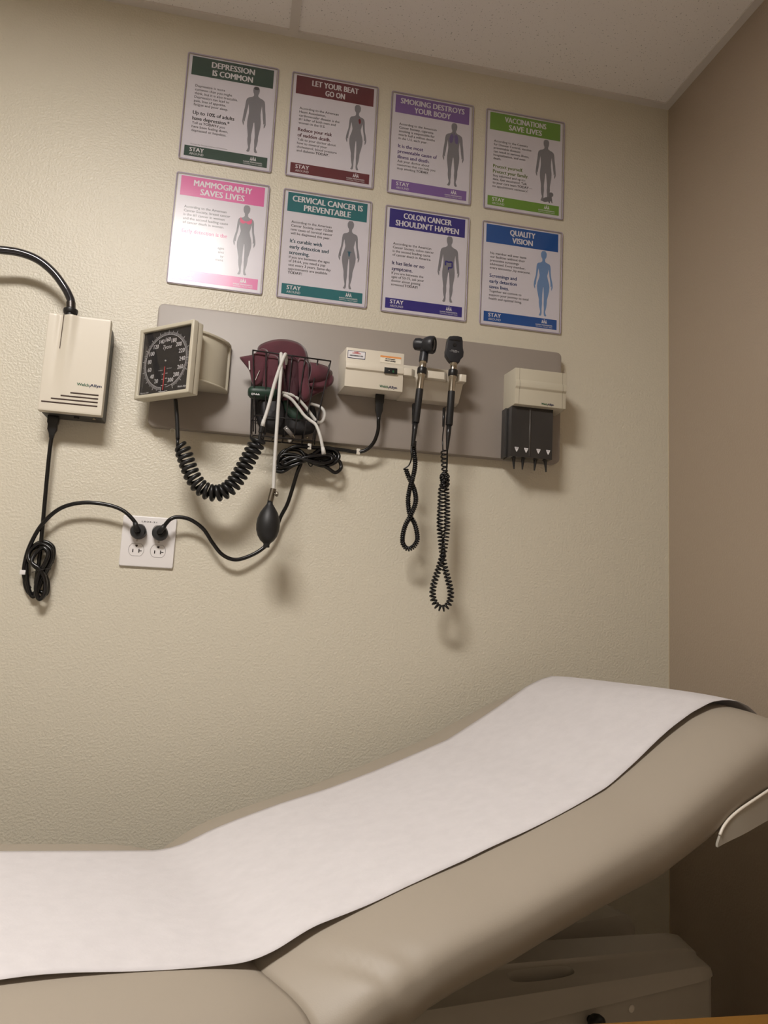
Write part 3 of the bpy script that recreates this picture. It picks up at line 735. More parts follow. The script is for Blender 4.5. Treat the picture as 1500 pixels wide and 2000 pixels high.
t = thing('coiled_hose', 'thick black coiled hose hanging in a U between the gauge and the wire basket', 'hose', (A[0], A[1], hz))
p_top = np.array([A[0], A[1], hz+0.002]); B = P(347, 858, -0.098)
g = G(); g.tube(spline([p_top, (p_top+B)/2+(0.001, 0, 0), B], 6), 0.0046, 14); g.obj('straight_hose', M_hose, t, smooth=True)
B2 = P(346.5, 872, -0.098)
g = G(); g.tube([B, B2], 0.0034, 12); g.obj('hose_neck', M_hose, t, smooth=True)
cpath = spline(PP([(350, 868, -.098), (358, 882, -.098), (367, 908, -.098), (376, 930, -.098), (390, 950, -.098), (408, 961, -.098), (427, 963, -.098), (447, 954, -.1), (464, 934, -.102), (479, 908, -.106), (492, 884, -.110), (502, 866, -.114), (508, 857, -.116)]), 8)
g = G(); cp = coil(g, cpath, lambda q: 0.0155 if 0.04 < q < 0.97 else 0.012, 0.0045, 24, 18, 8); g.obj('coil', M_hose, t, smooth=True)
g = G(); g.tube(spline([B2, B2+(0.0005, 0, -0.004), cp[1]], 4), 0.0034, 8); g.obj('hose_tail', M_hose, t, smooth=True)
C1 = P(506, 860, -.118); C2 = P(509, 846, -.119); C3 = P(512, 833, -.120)
g = G(); g.tube([C1, C2, C2+(C3-C2)*0.05, C3], [0.0042, 0.0040, 0.0062, 0.0062], 12); g.obj('connector', M_black, t, smooth=True, auto=True)

# ------------------------------------------------------------------ wire basket
t = thing('wire_basket', 'small black wire basket on the board holding rolled blood pressure cuffs', 'basket', (0.09, BY, Z+0.40))
zr = Z+0.600; yb, yf = BY-0.006, -0.100
TLf, TRf, TRb, TLb = (0.002, yf, Z+0.602), (0.186, yf, Z+0.5975), (0.186, yb, Z+0.5985), (0.002, yb, Z+0.603)
g = G(); g.tube([TLf, TRf, TRb, TLb, TLf], 0.0019, 8); g.obj('rim', M_wire, t, smooth=True)
bzf, bzb = Z+0.4175, Z+0.404
BLf, BRf, BRb, BLb = (0.022, -0.085, bzf), (0.158, -0.085, bzf), (0.166, yb, bzf), (0.012, yb, bzf)
def lerp(a, b, q): return tuple(a[i]+(b[i]-a[i])*q for i in range(3))
g = G()
for k in range(7):
    q = k/6; a = lerp(TLf, TRf, q); b = lerp(BLf, BRf, q)
    g.tube(spline([a, lerp(a, b, 0.6), b, (b[0], b[1]+0.012, b[2]-0.008)], 4), 0.0016, 6)
for k in range(1, 3):
    for (T0, T1, B0, B1) in ((TLf, TLb, BLf, BLb), (TRf, TRb, BRf, BRb)):
        a = lerp(T0, T1, k/2.2); b = lerp(B0, B1, k/2.2); g.tube(spline([a, lerp(a, b, 0.7), b], 4), 0.0016, 6)
for q in (0.0, 0.2, 0.5, 0.8, 1.0):
    a = lerp(TLb, TRb, q); b = lerp(BLb, BRb, q); g.tube([a, b, (b[0], b[1]-0.003, b[2]-0.012)], 0.0016, 6)
g.obj('side_wires', M_wire, t, smooth=True)
g = G()
for hh in (0.18, ):
    L = [lerp(BLf, TLf, hh), lerp(BRf, TRf, hh), lerp(BRb, TRb, hh), lerp(BLb, TLb, hh)]
    g.tube([*L, L[0]], 0.0016, 6)
bot = [(0.018, -0.080, bzb), (0.158, -0.080, bzb), (0.160, yb, bzb), (0.012, yb, bzb)]
g.tube([*bot, bot[0]], 0.0017, 6)
for k in range(1, 6):
    q = k/6; g.tube([lerp(bot[0], bot[1], q), lerp(bot[3], bot[2], q)], 0.0013, 6)
g.obj('bottom_wires', M_wire, t, smooth=True)

def slabpx(g, pts, y0, y1):
    w = [P(a, b, (y0+y1)/2) for a, b in pts]
    v, f = fill_poly([(q[0], q[2]) for q in w]); n = len(v)
    g.add([(a, y0, b) for a, b in v]+[(a, y1, b) for a, b in v], [tuple(reversed(q)) for q in f]+[tuple(i+n for i in q) for q in f])
    w2 = [(q[0], y0, q[2]) for q in w]+[(q[0], y1, q[2]) for q in w]; m = len(w)
    g.add(w2, [(i, (i+1) % m, m+(i+1) % m, m+i) for i in range(m)])

def pillow(name, pts, y0, y1, m, parent, puff=0.008, step=0.005):
    """fabric body of real thickness whose outline is pts and whose faces swell"""
    w = [(lambda q: (q[0], q[2]))(P(a, b, (y0+y1)/2)) for a, b in pts]
    W = [np.array([a, 0, b]) for a, b in w]; sm = spline(W, 5, True); w = [(q[0], q[2]) for q in sm]
    c = np.mean(w, axis=0); n = len(w); R = 7; v = []; f = []
    for side, yy in ((0, y0), (1, y1)):
        for r in range(R):
            s = 1-r/R
            q = math.sqrt(max(0, 1-(s)**4)); ym = (y0+y1)/2; half = (yy-ym)
            for (a, b) in w: v.append((c[0]+(a-c[0])*s, ym+half*q+math.copysign(puff*0.15, half)*math.sin(40*a+60*b)*q, c[1]+(b-c[1])*s))
        v.append((c[0], yy, c[1]))
    B = R*n+1
    for side in (0, 1):
        o_ = side*B
        for r in range(R-1):
            for k in range(n):
                k2 = (k+1) % n; q = (o_+r*n+k, o_+r*n+k2, o_+(r+1)*n+k2, o_+(r+1)*n+k); f.append(q if side else q[::-1])
        for k in range(n):
            q = (o_+(R-1)*n+k, o_+(R-1)*n+(k+1) % n, o_+R*n); f.append(q if side else q[::-1])
    mesh(name, v, f, m, parent, smooth=True)

t = thing('blood_pressure_cuff', 'maroon fabric blood pressure cuff rolled up in the wire basket', 'blood pressure cuff', P(560, 780, -0.06))
pillow('back_panel', [(504, 700), (503, 680), (514, 670), (538, 663), (562, 663), (585, 670), (598, 684), (603, 710), (604, 750), (596, 775), (560, 790), (515, 775), (503, 740)], -0.040, -0.060, M_maroon, t)
pillow('left_flap', [(468, 699), (474, 696), (494, 692), (512, 680), (525, 690), (520, 720), (512, 748), (498, 757), (491, 745), (487, 725), (478, 712)], -0.078, -0.092, M_maroon, t, 0.004)
pillow('front_fold', [(514, 700), (530, 692), (545, 700), (556, 730), (556, 770), (540, 782), (520, 775), (510, 745)], -0.066, -0.090, M_maroon, t)
pillow('middle_fold', [(562, 695), (578, 700), (586, 720), (586, 760), (578, 790), (566, 792), (560, 760), (558, 725)], -0.066, -0.092, M_maroond, t)  # this fold is a darker maroon than the other folds
pillow('right_fold', [(584, 700), (596, 702), (604, 718), (604, 750), (606, 775), (594, 785), (584, 765), (580, 725)], -0.070, -0.094, M_maroon, t)
pillow('lower_panel', [(545, 740), (590, 745), (612, 752), (640, 745), (636, 762), (610, 775), (600, 800), (580, 812), (556, 795), (545, 765)], -0.056, -0.076, M_maroon, t)
# rolled end that pokes out on the right
a = P(602, 727, -0.082); b = P(646, 735, -0.070); ax = b-a; L_ = np.linalg.norm(ax)
g = G(); g.lathe([(0.015, 0.010), (0.021, 0.0), (0.0245, 0.001), (0.0255, 0.02), (0.0225, L_*0.75), (0.013, L_), (0.010, L_-0.002), (0.018, L_*0.7), (0.019, 0.014)], a, ax, 26)
g.obj('rolled_end', M_maroon, t, smooth=True)
pillow('end_flap', [(636, 722), (646, 728), (652, 737), (649, 750), (636, 757), (612, 758), (600, 752), (615, 745), (630, 735)], -0.076, -0.088, M_maroon, t, 0.003)
g = G(); slabpx(g, [(485.5, 705), (488, 705), (488.5, 722), (486, 722)], -0.0925, -0.094); g.obj('white_piping', M_tube, t)
cord_obj('size_arrow', PP([(499, 742, -.0945), (503, 732, -.0945), (507, 724, -.0945)]), 0.0008, t, M_tube, n=5)

t = thing('green_cuff', 'glossy dark green cuff rolled at the left of the wire basket with white lettering', 'blood pressure cuff', P(520, 790, -0.07))
a = P(492, 766, -0.080); b = P(548, 770, -0.078); ax = b-a; L_ = np.linalg.norm(ax)
g = G(); g.lathe([(0.0001, -0.010), (0.008, -0.009), (0.0135, -0.004), (0.0155, 0.004), (0.0155, L_*0.6), (0.013, L_), (0.0001, L_+0.002)], a, ax, 24); g.obj('roll', M_green, t, smooth=True)
g = G(); q = P(491, 769.5, -0.097); text2d(g, '((Adult', q[0], q[2]-0.001, 0.0042, lambda a_, b_: (a_, -0.0968, b_), width=0.019, bold=0.02); g.obj('lettering', M_wprint, t)
pillow('inner_fold', [(555, 778), (575, 785), (590, 800), (592, 818), (578, 822), (562, 812), (552, 795)], -0.060, -0.074, M_green, t)
t = thing('dark_cuff', 'dark nylon cuff folded in the bottom of the wire basket', 'blood pressure cuff', P(550, 830, -0.06))
pillow('lower_bundle', [(506, 785), (530, 780), (570, 782), (600, 795), (612, 815), (612, 842), (590, 848), (555, 846), (520, 838), (510, 815)], -0.040, -0.066, M_navy, t)
pillow('back_bundle', [(500, 775), (540, 765), (590, 775), (612, 790), (618, 820), (610, 846), (560, 850), (515, 842), (500, 815)], -0.034, -0.052, M_navy, t)
pillow('front_bundle', [(512, 782), (535, 776), (552, 785), (556, 815), (548, 838), (524, 836), (512, 810)], -0.068, -0.080, M_navy, t)

q = P(337, 841, -0.028)
tag(cord_obj('cable_hook', [q+np.array(v_) for v_ in ((-0.005, 0.004, -0.004), (-0.005, -0.004, -0.001), (-0.002, -0.007, 0.002), (0.003, -0.007, 0.002), (0.006, -0.003, 0.0), (0.006, 0.004, -0.003))], 0.0011, None, M_clip, n=6), 'tiny cream cable hook on the bottom left edge of the board behind the hose', 'cable hook')

# ---- white tubes and bulb
t = thing('inflation_bulb', 'black rubber inflation bulb hanging below the basket on a long white tube', 'inflation bulb', P(521, 1068, -0.125))
V1 = P(534, 955, -0.123); V0 = P(527.5, 979, -0.124)
cord_obj('white_tube', PP([(549, 712, -.082), (549, 698, -.090), (549, 692, -.102), (549, 694, -.111), (549, 720, -.114), (546, 760, -.116), (541, 830, -.118), (536.5, 900, -.121), (534, 957, -.123)]), 0.0041, t, M_tube, n=12)
g = G(); ax = V0-V1; L_ = np.linalg.norm(ax); g.lathe([(0.0001, 0), (0.0068, 0), (0.0068, L_), (0.0001, L_)], V1, ax, 20); g.obj('valve', M_chromed, t, smooth=True, auto=True)
K = P(536, 965, -0.126); g = G(); g.lathe([(0.0001, -0.003), (0.002, -0.003), (0.002, 0.003), (0.0052, 0.003), (0.006, 0.005), (0.0052, 0.008), (0.0001, 0.009)], K, (1, -0.35, 0), 18); g.obj('valve_knob', M_chromed, t, smooth=True, auto=True)
E0 = P(520, 1069, -0.126); ax = E0-V0; L_ = np.linalg.norm(ax)
prof = [(0.0001, -0.001), (0.0060, 0), (0.0068, 0.06), (0.0120, 0.13), (0.0200, 0.25), (0.0250, 0.39), (0.0265, 0.52), (0.0256, 0.64), (0.0216, 0.76), (0.0148, 0.86), (0.0088, 0.905), (0.0068, 0.93), (0.0072, 0.985), (0.0068, 1.0), (0.0035, 1.0), (0.003, 0.98), (0.0001, 0.98)]
g = G(); g.lathe([(r, h_*L_) for r, h_ in prof], V0, ax, 32); g.obj('bulb', M_blackm, t, smooth=True)
t = thing('cuff_tube', 'white rubber tube crossing in front of the basket down to the coiled hose connector', 'tube', P(512, 833, -.120))
cord_obj('tube', PP([(560, 712, -.082), (559, 698, -.092), (558, 692.5, -.102), (556, 694, -.113), (549, 711, -.1155), (536, 750, -.116), (524, 795, -.118), (514, 826, -.120)]), 0.0041, t, M_tube, n=12)
g = G(); g.tube(PP([(515.5, 820, -.1195), (512.5, 833, -.120)]), [0.0042, 0.0052], 12); g.obj('tube_end', M_tube, t, smooth=True)
t = thing('looped_tube', 'white rubber tube looping out of the right of the basket and ending below it', 'tube', P(632, 885, -0.09))
cord_obj('tube', PP([(551, 767, -.094), (575, 774, -.088), (595, 793, -.082), (611, 814, -.078), (621, 825, -.076), (630, 822, -.070), (634, 808, -.066), (627, 796, -.062), (608, 789, -.060), (592, 786, -.060)]), 0.0038, t, M_tube, n=12)
cord_obj('lower_tube', PP([(553, 771, -.095), (568, 779, -.093), (582, 795, -.091), (594, 811, -.092), (606, 821, -.095), (617, 830, -.100), (625, 850, -.104), (630.5, 876, -.104)]), 0.0038, t, M_tube, n=12)
g = G(); g.tube(PP([(630.3, 874, -.104), (631.5, 880, -.104), (632.4, 887, -.104)]), [0.0042, 0.0050, 0.0052], 12); g.obj('tube_end', M_tube, t, smooth=True)
t = thing('tube_connector', 'clear plastic tube connector with a metal tip poking through the basket bottom', 'connector', P(566, 845, -.085))
g = G(); g.tube(PP([(556, 834, -.092), (571, 851, -.088)]), 0.0052, 14); g.obj('sleeve', mat('clear_grey_plastic', (120, 116, 112), 0.15), t, smooth=True)
g = G(); g.tube(PP([(570, 848, -.089), (575.5, 854.5, -.088)]), [0.0024, 0.0012], 10); g.obj('tip', M_chrome, t, smooth=True)
for (px, py, nm) in ((566, 860, 'clear plastic knob under the basket, left of the round screw head'), (600.5, 854, 'round chrome screw head under the basket near its right corner')):
    q = P(px, py, -0.04); r_ = 0.0052 if px < 580 else 0.0034
    g = G(); g.lathe([(0.0001, 0), (r_*0.6, 0.0), (r_*0.6, 0.006), (r_, 0.007), (r_, 0.011), (r_*0.7, 0.013), (0.0001, 0.0135)], (q[0], BY, q[2]), (0, -1, 0), 16)
    tag(g.obj('mounting_screw', M_clip if px < 580 else M_chrome, smooth=True, auto=True), nm, 'screw')

# ------------------------------------------------------------------ diagnostic station
FY = -0.099
t = thing('diagnostic_station', 'cream wall transformer unit with switch, stickers and a two-notch cradle for the scopes', 'diagnostic instrument station', (0.29, BY, Z+0.538))
def prof_station(fr):   # (y, z) outline; fr = front depth
    return [(BY, Z+0.6405), (fr, Z+0.6375), (fr, Z+0.606), (fr-0.0035, Z+0.6005), (fr-0.0055, Z+0.5945), (fr-0.0055, Z+0.5850), (fr-0.0005, Z+0.5835), (fr-0.001, Z+0.5405), (BY-0.012, Z+0.5385), (BY, Z+0.5400)]
pr_ = prof_station(FY)
g = G(); g.prism(pr_, lambda a, b: (0.2145+(BY-a)*0.105, a, b), lambda a, b: (0.3645, a, b)); g.obj('housing', M_cream, t, bevel=0.0016)
# cradle
cz0, cz1 = Z+0.5825, Z+0.6010
g = G()
g.prism([(BY, Z+0.632), (-0.036, Z+0.632), (-0.040, Z+0.602), (-0.086, Z+0.586), (-0.086, Z+0.581), (-0.070, Z+0.560), (-0.052, Z+0.5415), (BY, Z+0.5385)], lambda a, b: (0.3645, a, b), lambda a, b: (0.5200, a, b))
g.obj('cradle', M_cream, t, bevel=0.0016)
def barseg(x0, x1, c0, c1):
    pts = [(x0, -0.080), (x0, FY+0.004 if c0 else FY-0.0055), (x0+(0.010 if c0 else 0), FY-0.0055), (x1-(0.010 if c1 else 0), FY-0.0055), (x1, FY+0.004 if c1 else FY-0.0055), (x1, -0.080)]
    g = G(); g.prism(pts, lambda a, b: (a, b, cz0), lambda a, b: (a, b, cz1)); g.obj('cradle_arm', M_cream, t, bevel=0.0014)
X = lambda px, y=-0.104: P(px, 735, y)[0]
XO, XP = X(820), X(884)
barseg(0.3645, XO-0.011, False, True); barseg(XO+0.011, XP-0.011, True, True); barseg(XP+0.011, X(911), True, False)
SF = lambda a, b: (a, FY-0.0006, b); SF2 = lambda a, b: (a, FY-0.0010, b); SF3 = lambda a, b: (a, FY-0.0014, b)
def quad(g, M, x0, x1, z0, z1): g.add([M(x0, z0), M(x1, z0), M(x1, z1), M(x0, z1)], [(0, 1, 2, 3)]); return g
a = P(679.5, 683, FY); b = P(713, 704, FY); sx0, sx1, sz1 = a[0], b[0], a[2]-0.001; sz0 = sz1-0.0190
st = quad(G(), SF, sx0, sx1, sz0, sz1).obj('asset_sticker', M_lblue, t)
quad(G(), SF2, sx0+0.0012, sx1-0.0012, sz0+0.0012, sz1-0.0012).obj('sticker_face', M_wprint, st)
g = G(); text2d(g, 'ASSET', (sx0+sx1)/2, sz1-0.0045, 0.0026, SF3, width=0.013, bold=0.03, align='C'); text2d(g, 'MANAGEMENT', (sx0+sx1)/2, sz1-0.0072, 0.0020, SF3, width=0.021, bold=0.03, align='C'); g.obj('red_print', M_red, st)
g = G(); xx = sx0+0.005; random.seed(3)
while xx < sx1-0.0055:
    w_ = random.choice((0.00035, 0.0007, 0.001)); quad(g, SF3, xx, xx+w_, sz0+0.0050, sz0+0.0085); xx += w_+random.choice((0.00035, 0.0006))
g.obj('barcode', M_ink, st)
a = P(743, 693, FY); b = P(783.5, 699, FY); ox0, ox1, oz1 = a[0], b[0], a[2]-0.0012
st = quad(G(), SF, ox0, ox1, oz1-0.0175, oz1).obj('service_sticker', mat('sticker_cream', (232, 224, 206), 0.5), t)
quad(G(), SF2, ox0, ox1, oz1-0.0042, oz1).obj('orange_band', M_orange, st)
g = G(); text2d(g, 'NO P.M. Required', (ox0+ox1)/2-0.001, oz1-0.0086, 0.0027, SF2, width=0.0235, bold=0.03, align='C'); text2d(g, 'Clinical Technology', (ox0+ox1)/2-0.001, oz1-0.0130, 0.0027, SF2, width=0.0265, bold=0.03, align='C'); g.obj('sticker_lettering', M_ink, st)
a = P(751, 717, FY-0.006); b = P(775.5, 731.5, FY-0.006)
sw = G().box(a[0], b[0], FY-0.0070, FY-0.0020, b[2]+0.001, a[2]).obj('switch_plate', M_black, t, bevel=0.0006)
q = P(768, 726, FY-0.007); G().box(q[0]-0.002, q[0]+0.0022, FY-0.0080, FY-0.0068, q[2]-0.0024, q[2]+0.0028).obj('green_switch', M_greenled, sw)
g = G(); q = P(760, 723.5, FY-0.007); g.lathe([(0.0001, 0), (0.0011, 0), (0.0009, 0.0004), (0.0001, 0.0005)], (q[0], FY-0.0069, q[2]), (0, -1, 0), 10); g.obj('indicator', M_clip, sw)
a = P(741, 756.5, FY-0.001); logo(t, lambda a_, b_: (a_, FY-0.0016, b_), 0.0062, a[0], a[2]+0.0003, 0.0430)

# station power cord with its tied bundle
t = thing('station_cord', 'black power cord from the station, bundled below the basket, plugged into the right socket', 'power cord', P(742, 775, -0.06))
pl, e = appliance_plug(741.5, 778, 822, -0.062, t, Z+0.5405, 0.0215)
cord_obj('cord', [e+(0, 0, 0.006), e, *PP([(738, 842, -.058), (730, 864, -.050), (716, 878, -.042), (698, 883, -.036), (670, 879, -.034), (640, 876, -.034), (610, 874, -.036), (580, 872, -.040), (560, 880, -.04), (548, 895, -.044)])], 0.0046, t)
loops('tied_loops', [
    [(545, 897, -.030), (556, 880, -.030), (585, 880, -.032), (602, 898, -.036), (625, 908, -.030), (650, 900, -.026), (656, 885, -.024), (640, 875, -.024), (618, 882, -.028), (600, 898, -.040), (570, 905, -.034)],
    [(543, 903, -.042), (554, 888, -.044), (580, 890, -.046), (606, 902, -.050), (632, 910, -.044), (655, 903, -.040), (662, 890, -.036), (650, 877, -.034), (630, 876, -.036), (605, 894, -.048), (575, 908, -.046), (552, 912, -.042)],
    [(552, 884, -.020), (575, 876, -.020), (596, 888, -.022), (620, 900, -.020), (643, 897, -.018), (648, 886, -.018), (630, 880, -.018), (604, 890, -.024), (575, 896, -.022), (556, 896, -.020)],
    [(538, 917, -.034), (560, 908, -.036), (590, 899, -.040), (618, 902, -.044), (640, 914, -.044), (655, 923, -.042), (666, 914, -.036), (662, 900, -.034), (645, 893, -.034), (612, 897, -.038), (580, 905, -.038), (552, 921, -.036)],
    [(552, 900, -.050), (570, 893, -.052), (600, 899, -.056), (630, 905, -.052), (648, 899, -.048), (640, 889, -.046), (606, 892, -.054), (575, 899, -.052), (556, 907, -.048)],
    [(538, 913, -.022), (560, 902, -.024), (590, 894, -.030), (615, 900, -.032), (640, 906, -.030), (652, 896, -.028), (640, 886, -.026), (610, 890, -.028), (580, 900, -.028), (550, 916, -.024)],
], 0.0044, t)
se = wall_plug(311.5, 1040, t, (0.55, -0.1, 0.8))
cord_obj('plug_lead', [*PP([(588, 905, -.036), (580, 925, -.034), (571, 955, -.030), (561, 985, -.026), (548, 1010, -.022), (532, 1050, -.020), (512, 1072, -.022), (485, 1087, -.026), (458, 1093, -.030), (434, 1083, -.032), (415, 1060, -.034), (397, 1033, -.036), (372, 1015, -.038), (348, 1010, -.040), (333, 1014, -.042)]), se, se-(0.006, -0.002, 0.010)], 0.0046, t)
cord_obj('cable_tie', PP([(604, 887, -.05), (600, 892, -.056), (602, 905, -.056), (607, 911, -.046), (611, 905, -.03), (610, 892, -.03), (604, 887, -.05)]), 0.0014, t, M_black, n=6)
for px, py, nm in ((700, 881.5, 'small white cable clip holding the black cord at the bottom edge of the board'), (604.5, 872, 'small cream cable clip right under the wire basket')):
    q = P(px, py, -0.040); g = G(); g.box(q[0]-0.0045, q[0]+0.0045, -0.041, BY, q[2]-0.008, q[2]+0.007)
    tag(g.obj('cable_clip', M_clip, bevel=0.0015), nm, 'cable clip')

# ------------------------------------------------------------------ otoscope and ophthalmoscope
def handle(t, top, bot, scale=1.0):
    """chrome neck, black ring, chrome section, black grip, tapering tail between two points"""
    ax = bot-top; L_ = np.linalg.norm(ax); d = ax/L_
    def part(name, prof, m): g = G(); g.lathe([(r*1.1, h_*L_) for r, h_ in prof], top, ax, 28); return g.obj(name, m, t, smooth=True, auto=True)
    part('neck', [(0.0001, -0.02), (0.0082, -0.02), (0.0082, 0.04), (0.0078, 0.045), (0.0082, 0.05), (0.0082, 0.12), (0.0001, 0.12)], M_chrome)
    part('collar', [(0.0001, 0.105), (0.0098, 0.107), (0.0106, 0.118), (0.0106, 0.195), (0.0098, 0.208), (0.0001, 0.21)], M_black)
    part('barrel', [(0.0001, 0.205), (0.0088, 0.205), (0.0090, 0.235), (0.0080, 0.25), (0.0076, 0.27), (0.0076, 0.46), (0.0001, 0.46)], M_chrome)
    part('grip', [(0.0001, 0.455), (0.0080, 0.456), (0.0080, 0.985), (0.0074, 0.995), (0.0001, 1.0)], M_blackm)
    return d, L_
# otoscope
hy = -0.106
o1 = P(826.5, 706, hy); o2 = P(811.8, 826, hy)
t = thing('otoscope', 'otoscope with a barrel-shaped black head and chrome handle, left in the cradle', 'otoscope', P(812, 860, hy))
d, L_ = handle(t, o1, o2)
g = G(); g.lathe([(0.0001, 0), (0.0066, 0), (0.0058, 0.018), (0.0046, 0.05), (0.0040, 0.058), (0.0001, 0.058)], o2, d, 18); g.obj('cord_boot', M_black, t, smooth=True)
g = G(); g.lathe([(0.0001, 0), (0.0108, 0), (0.0108, 0.022), (0.0100, 0.024), (0.0001, 0.024)], o1+d*0.001, -d, 24); g.obj('head_base', M_black2, t, smooth=True, auto=True)
g = G(); g.lathe([(0.0001, 0), (0.0102, 0), (0.0102, 0.0022), (0.0001, 0.0022)], o1-d*0.023, -d, 24); g.obj('head_ring', M_chrome, t, smooth=True, auto=True)
hc = P(829, 673, hy-0.004); hd = np.array([0.80, -0.50, -0.12]); hd /= np.linalg.norm(hd)
g = G(); g.lathe([(0.0001, -0.027), (0.010, -0.027), (0.0145, -0.023), (0.0155, -0.012), (0.0140, -0.008), (0.0140, -0.002), (0.0165, 0.0), (0.0195, 0.006), (0.0215, 0.014), (0.0215, 0.023), (0.0195, 0.0255), (0.0155, 0.0255), (0.0150, 0.022), (0.0001, 0.022)], hc, hd, 36)
hd_o = g.obj('head', M_black2, t, smooth=True, auto=True)
g = G(); g.lathe([(0.0001, 0.0), (0.0135, 0.0), (0.0135, 0.002), (0.0001, 0.0025)], hc+hd*0.0222, hd, 28); g.obj('lens', mat('lens_dark', (30, 30, 34), 0.12), hd_o, smooth=True, auto=True)
g = G(); g.tube([o1-d*0.024, hc+np.array([0.0, 0, -0.004])], [0.0105, 0.0115], 20); g.obj('throat', M_black2, t, smooth=True)
# its coiled cord
pth = spline(PP([(809, 862, -.096), (808.5, 880, -.094), (811, 906, -.09), (806.5, 933, -.084), (801, 952, -.088), (797, 975, -.082), (800, 1004, -.078), (809.5, 1022, -.08), (814, 1039, -.08), (815, 1055, -.08), (807, 1068, -.08), (796, 1072, -.08),
                      (787, 1062, -.08), (787, 1044, -.08), (793, 1023, -.082), (803.5, 1004, -.092), (812, 981, -.09), (810.5, 961, -.084), (803.5, 943, -.074), (797, 929, -.078), (793, 917, -.08)]), 8)
g = G(); cp = coil(g, pth, 0.0043, 0.0023, 100, 12, 6); g.obj('coiled_cord', M_cord, t, smooth=True)
cord_obj('straight_lead', [cp[-1], *PP([(789, 916, -.08), (799, 908, -.082), (804, 893, -.086), (803, 878, -.084), (806, 840, -.070), (807, 800, -.056), (808, 788, -.05)])], 0.0017, t, n=6)
g = G(); g.tube(PP([(807.5, 790, -.052), (806.8, 828, -.058)]), [0.0038, 0.0032], 12); g.obj('cord_sleeve', M_black, t, smooth=True)
# ophthalmoscope
p1 = P(886, 710, hy); p2 = P(877, 831, hy)
t = thing('ophthalmoscope', 'ophthalmoscope with a flat shield-shaped black head and chrome handle, right in the cradle', 'ophthalmoscope', P(876, 870, hy))
d, L_ = handle(t, p1, p2)
g = G(); g.lathe([(0.0001, 0), (0.0064, 0), (0.0058, 0.02), (0.0034, 0.055), (0.0026, 0.062), (0.0001, 0.062)], p2, d, 18); g.obj('cord_boot', M_black, t, smooth=True)
out = [(876.5, 659), (884, 658), (892, 658.5), (900.5, 660.5), (902, 668), (902.3, 682), (904, 690), (903, 699), (898, 704), (895.5, 710), (878.5, 708.5), (874.5, 703), (869.5, 695), (869.3, 686), (871, 680), (872.5, 668), (874, 661)]
g = G(); slabpx(g, out, hy+0.008, hy-0.010); hd_o = g.obj('head', M_black2, t, bevel=0.0028, seg=2)
G().box(*(lambda a, b: (a[0], b[0], hy-0.0112, hy-0.009, b[2], a[2]))(P(877.5, 661.5, hy-.011), P(898.5, 666.5, hy-.011))).obj('brow_rest', M_black, hd_o, bevel=0.0008)
q = P(888, 673.5, hy-.011); g = G(); g.lathe([(0.0001, 0.0014), (0.0044, 0.0014), (0.0044, 0), (0.0036, -0.0), (0.0032, 0.0008), (0.0001, 0.0008)], (q[0], hy-0.0100, q[2]), (0, -1, 0), 20); g.obj('aperture', M_black, hd_o, smooth=True, auto=True)
g = G(); q = P(880, 684, hy-.011); TM = lambda a, b: (a, hy-0.0104, b)
text2d(g, 'Welch Allyn', q[0]+0.002, q[2]+0.0003, 0.0015, TM, width=0.015, bold=0.02); text2d(g, 'CE 0297 Skaneateles Falls', q[0]-0.002, q[2]-0.0022, 0.0013, TM, width=0.024, bold=0.02); text2d(g, 'NY USA', q[0]+0.008, q[2]-0.0043, 0.0012, TM, width=0.008, bold=0.02)
g.obj('lettering', M_dialp, hd_o)
pA = spline(PP([(866.5, 878, -.088), (867, 900, -.09), (869, 926, -.09)]), 6)
g = G(); c0 = coil(g, pA, 0.0066, 0.0021, 6.0, 14, 6)
kn = spline(PP([(868, 925, -.09), (873, 932, -.102), (868, 940, -.106), (864, 948, -.1), (869, 950, -.09), (874, 942, -.084), (869, 934, -.088), (864, 930, -.098), (866, 944, -.104), (868, 954, -.096)]), 6)
coil(g, kn, 0.0056, 0.0021, 20, 10, 6)
pB = spline(PP([(870, 940, -.088), (871, 958, -.088), (872.5, 982.5, -.086), (873, 1009, -.085), (872.5, 1035, -.085), (869, 1061, -.088), (866, 1080, -.090), (858.5, 1105, -.088), (851, 1128, -.086), (846, 1147, -.085), (845.5, 1166, -.085), (852, 1182, -.085), (862, 1188, -.085), (871, 1186, -.085),
                     (878, 1176, -.085), (880.5, 1161, -.085), (878, 1143.5, -.085), (872.5, 1122, -.083), (867, 1101, -.080), (864.6, 1084, -.076), (862, 1061, -.078), (859.5, 1035, -.084), (859.5, 1009, -.085), (861, 982.5, -.086), (862, 958, -.088), (866, 944, -.09)]), 8)
coil(g, pB, lambda q: 0.0065, 0.0023, 72, 14, 6)
g.obj('coiled_cord', M_cord, t, smooth=True)
cord_obj('straight_lead', [*PP([(869.5, 795, -.050), (868, 820, -.058), (865, 850, -.072), (864.6, 864, -.08)]), c0[0]], 0.0016, t, n=6)
g = G(); g.tube(PP([(867.3, 797, -.052), (866, 833, -.060)]), [0.0038, 0.0032], 12); g.obj('cord_sleeve', M_black, t, smooth=True)
cord_obj('handle_lead', [p2+d*0.058, *PP([(873, 905, -.098), (871.5, 925, -.094), (869, 940, -.092)])], 0.0022, t, n=8)

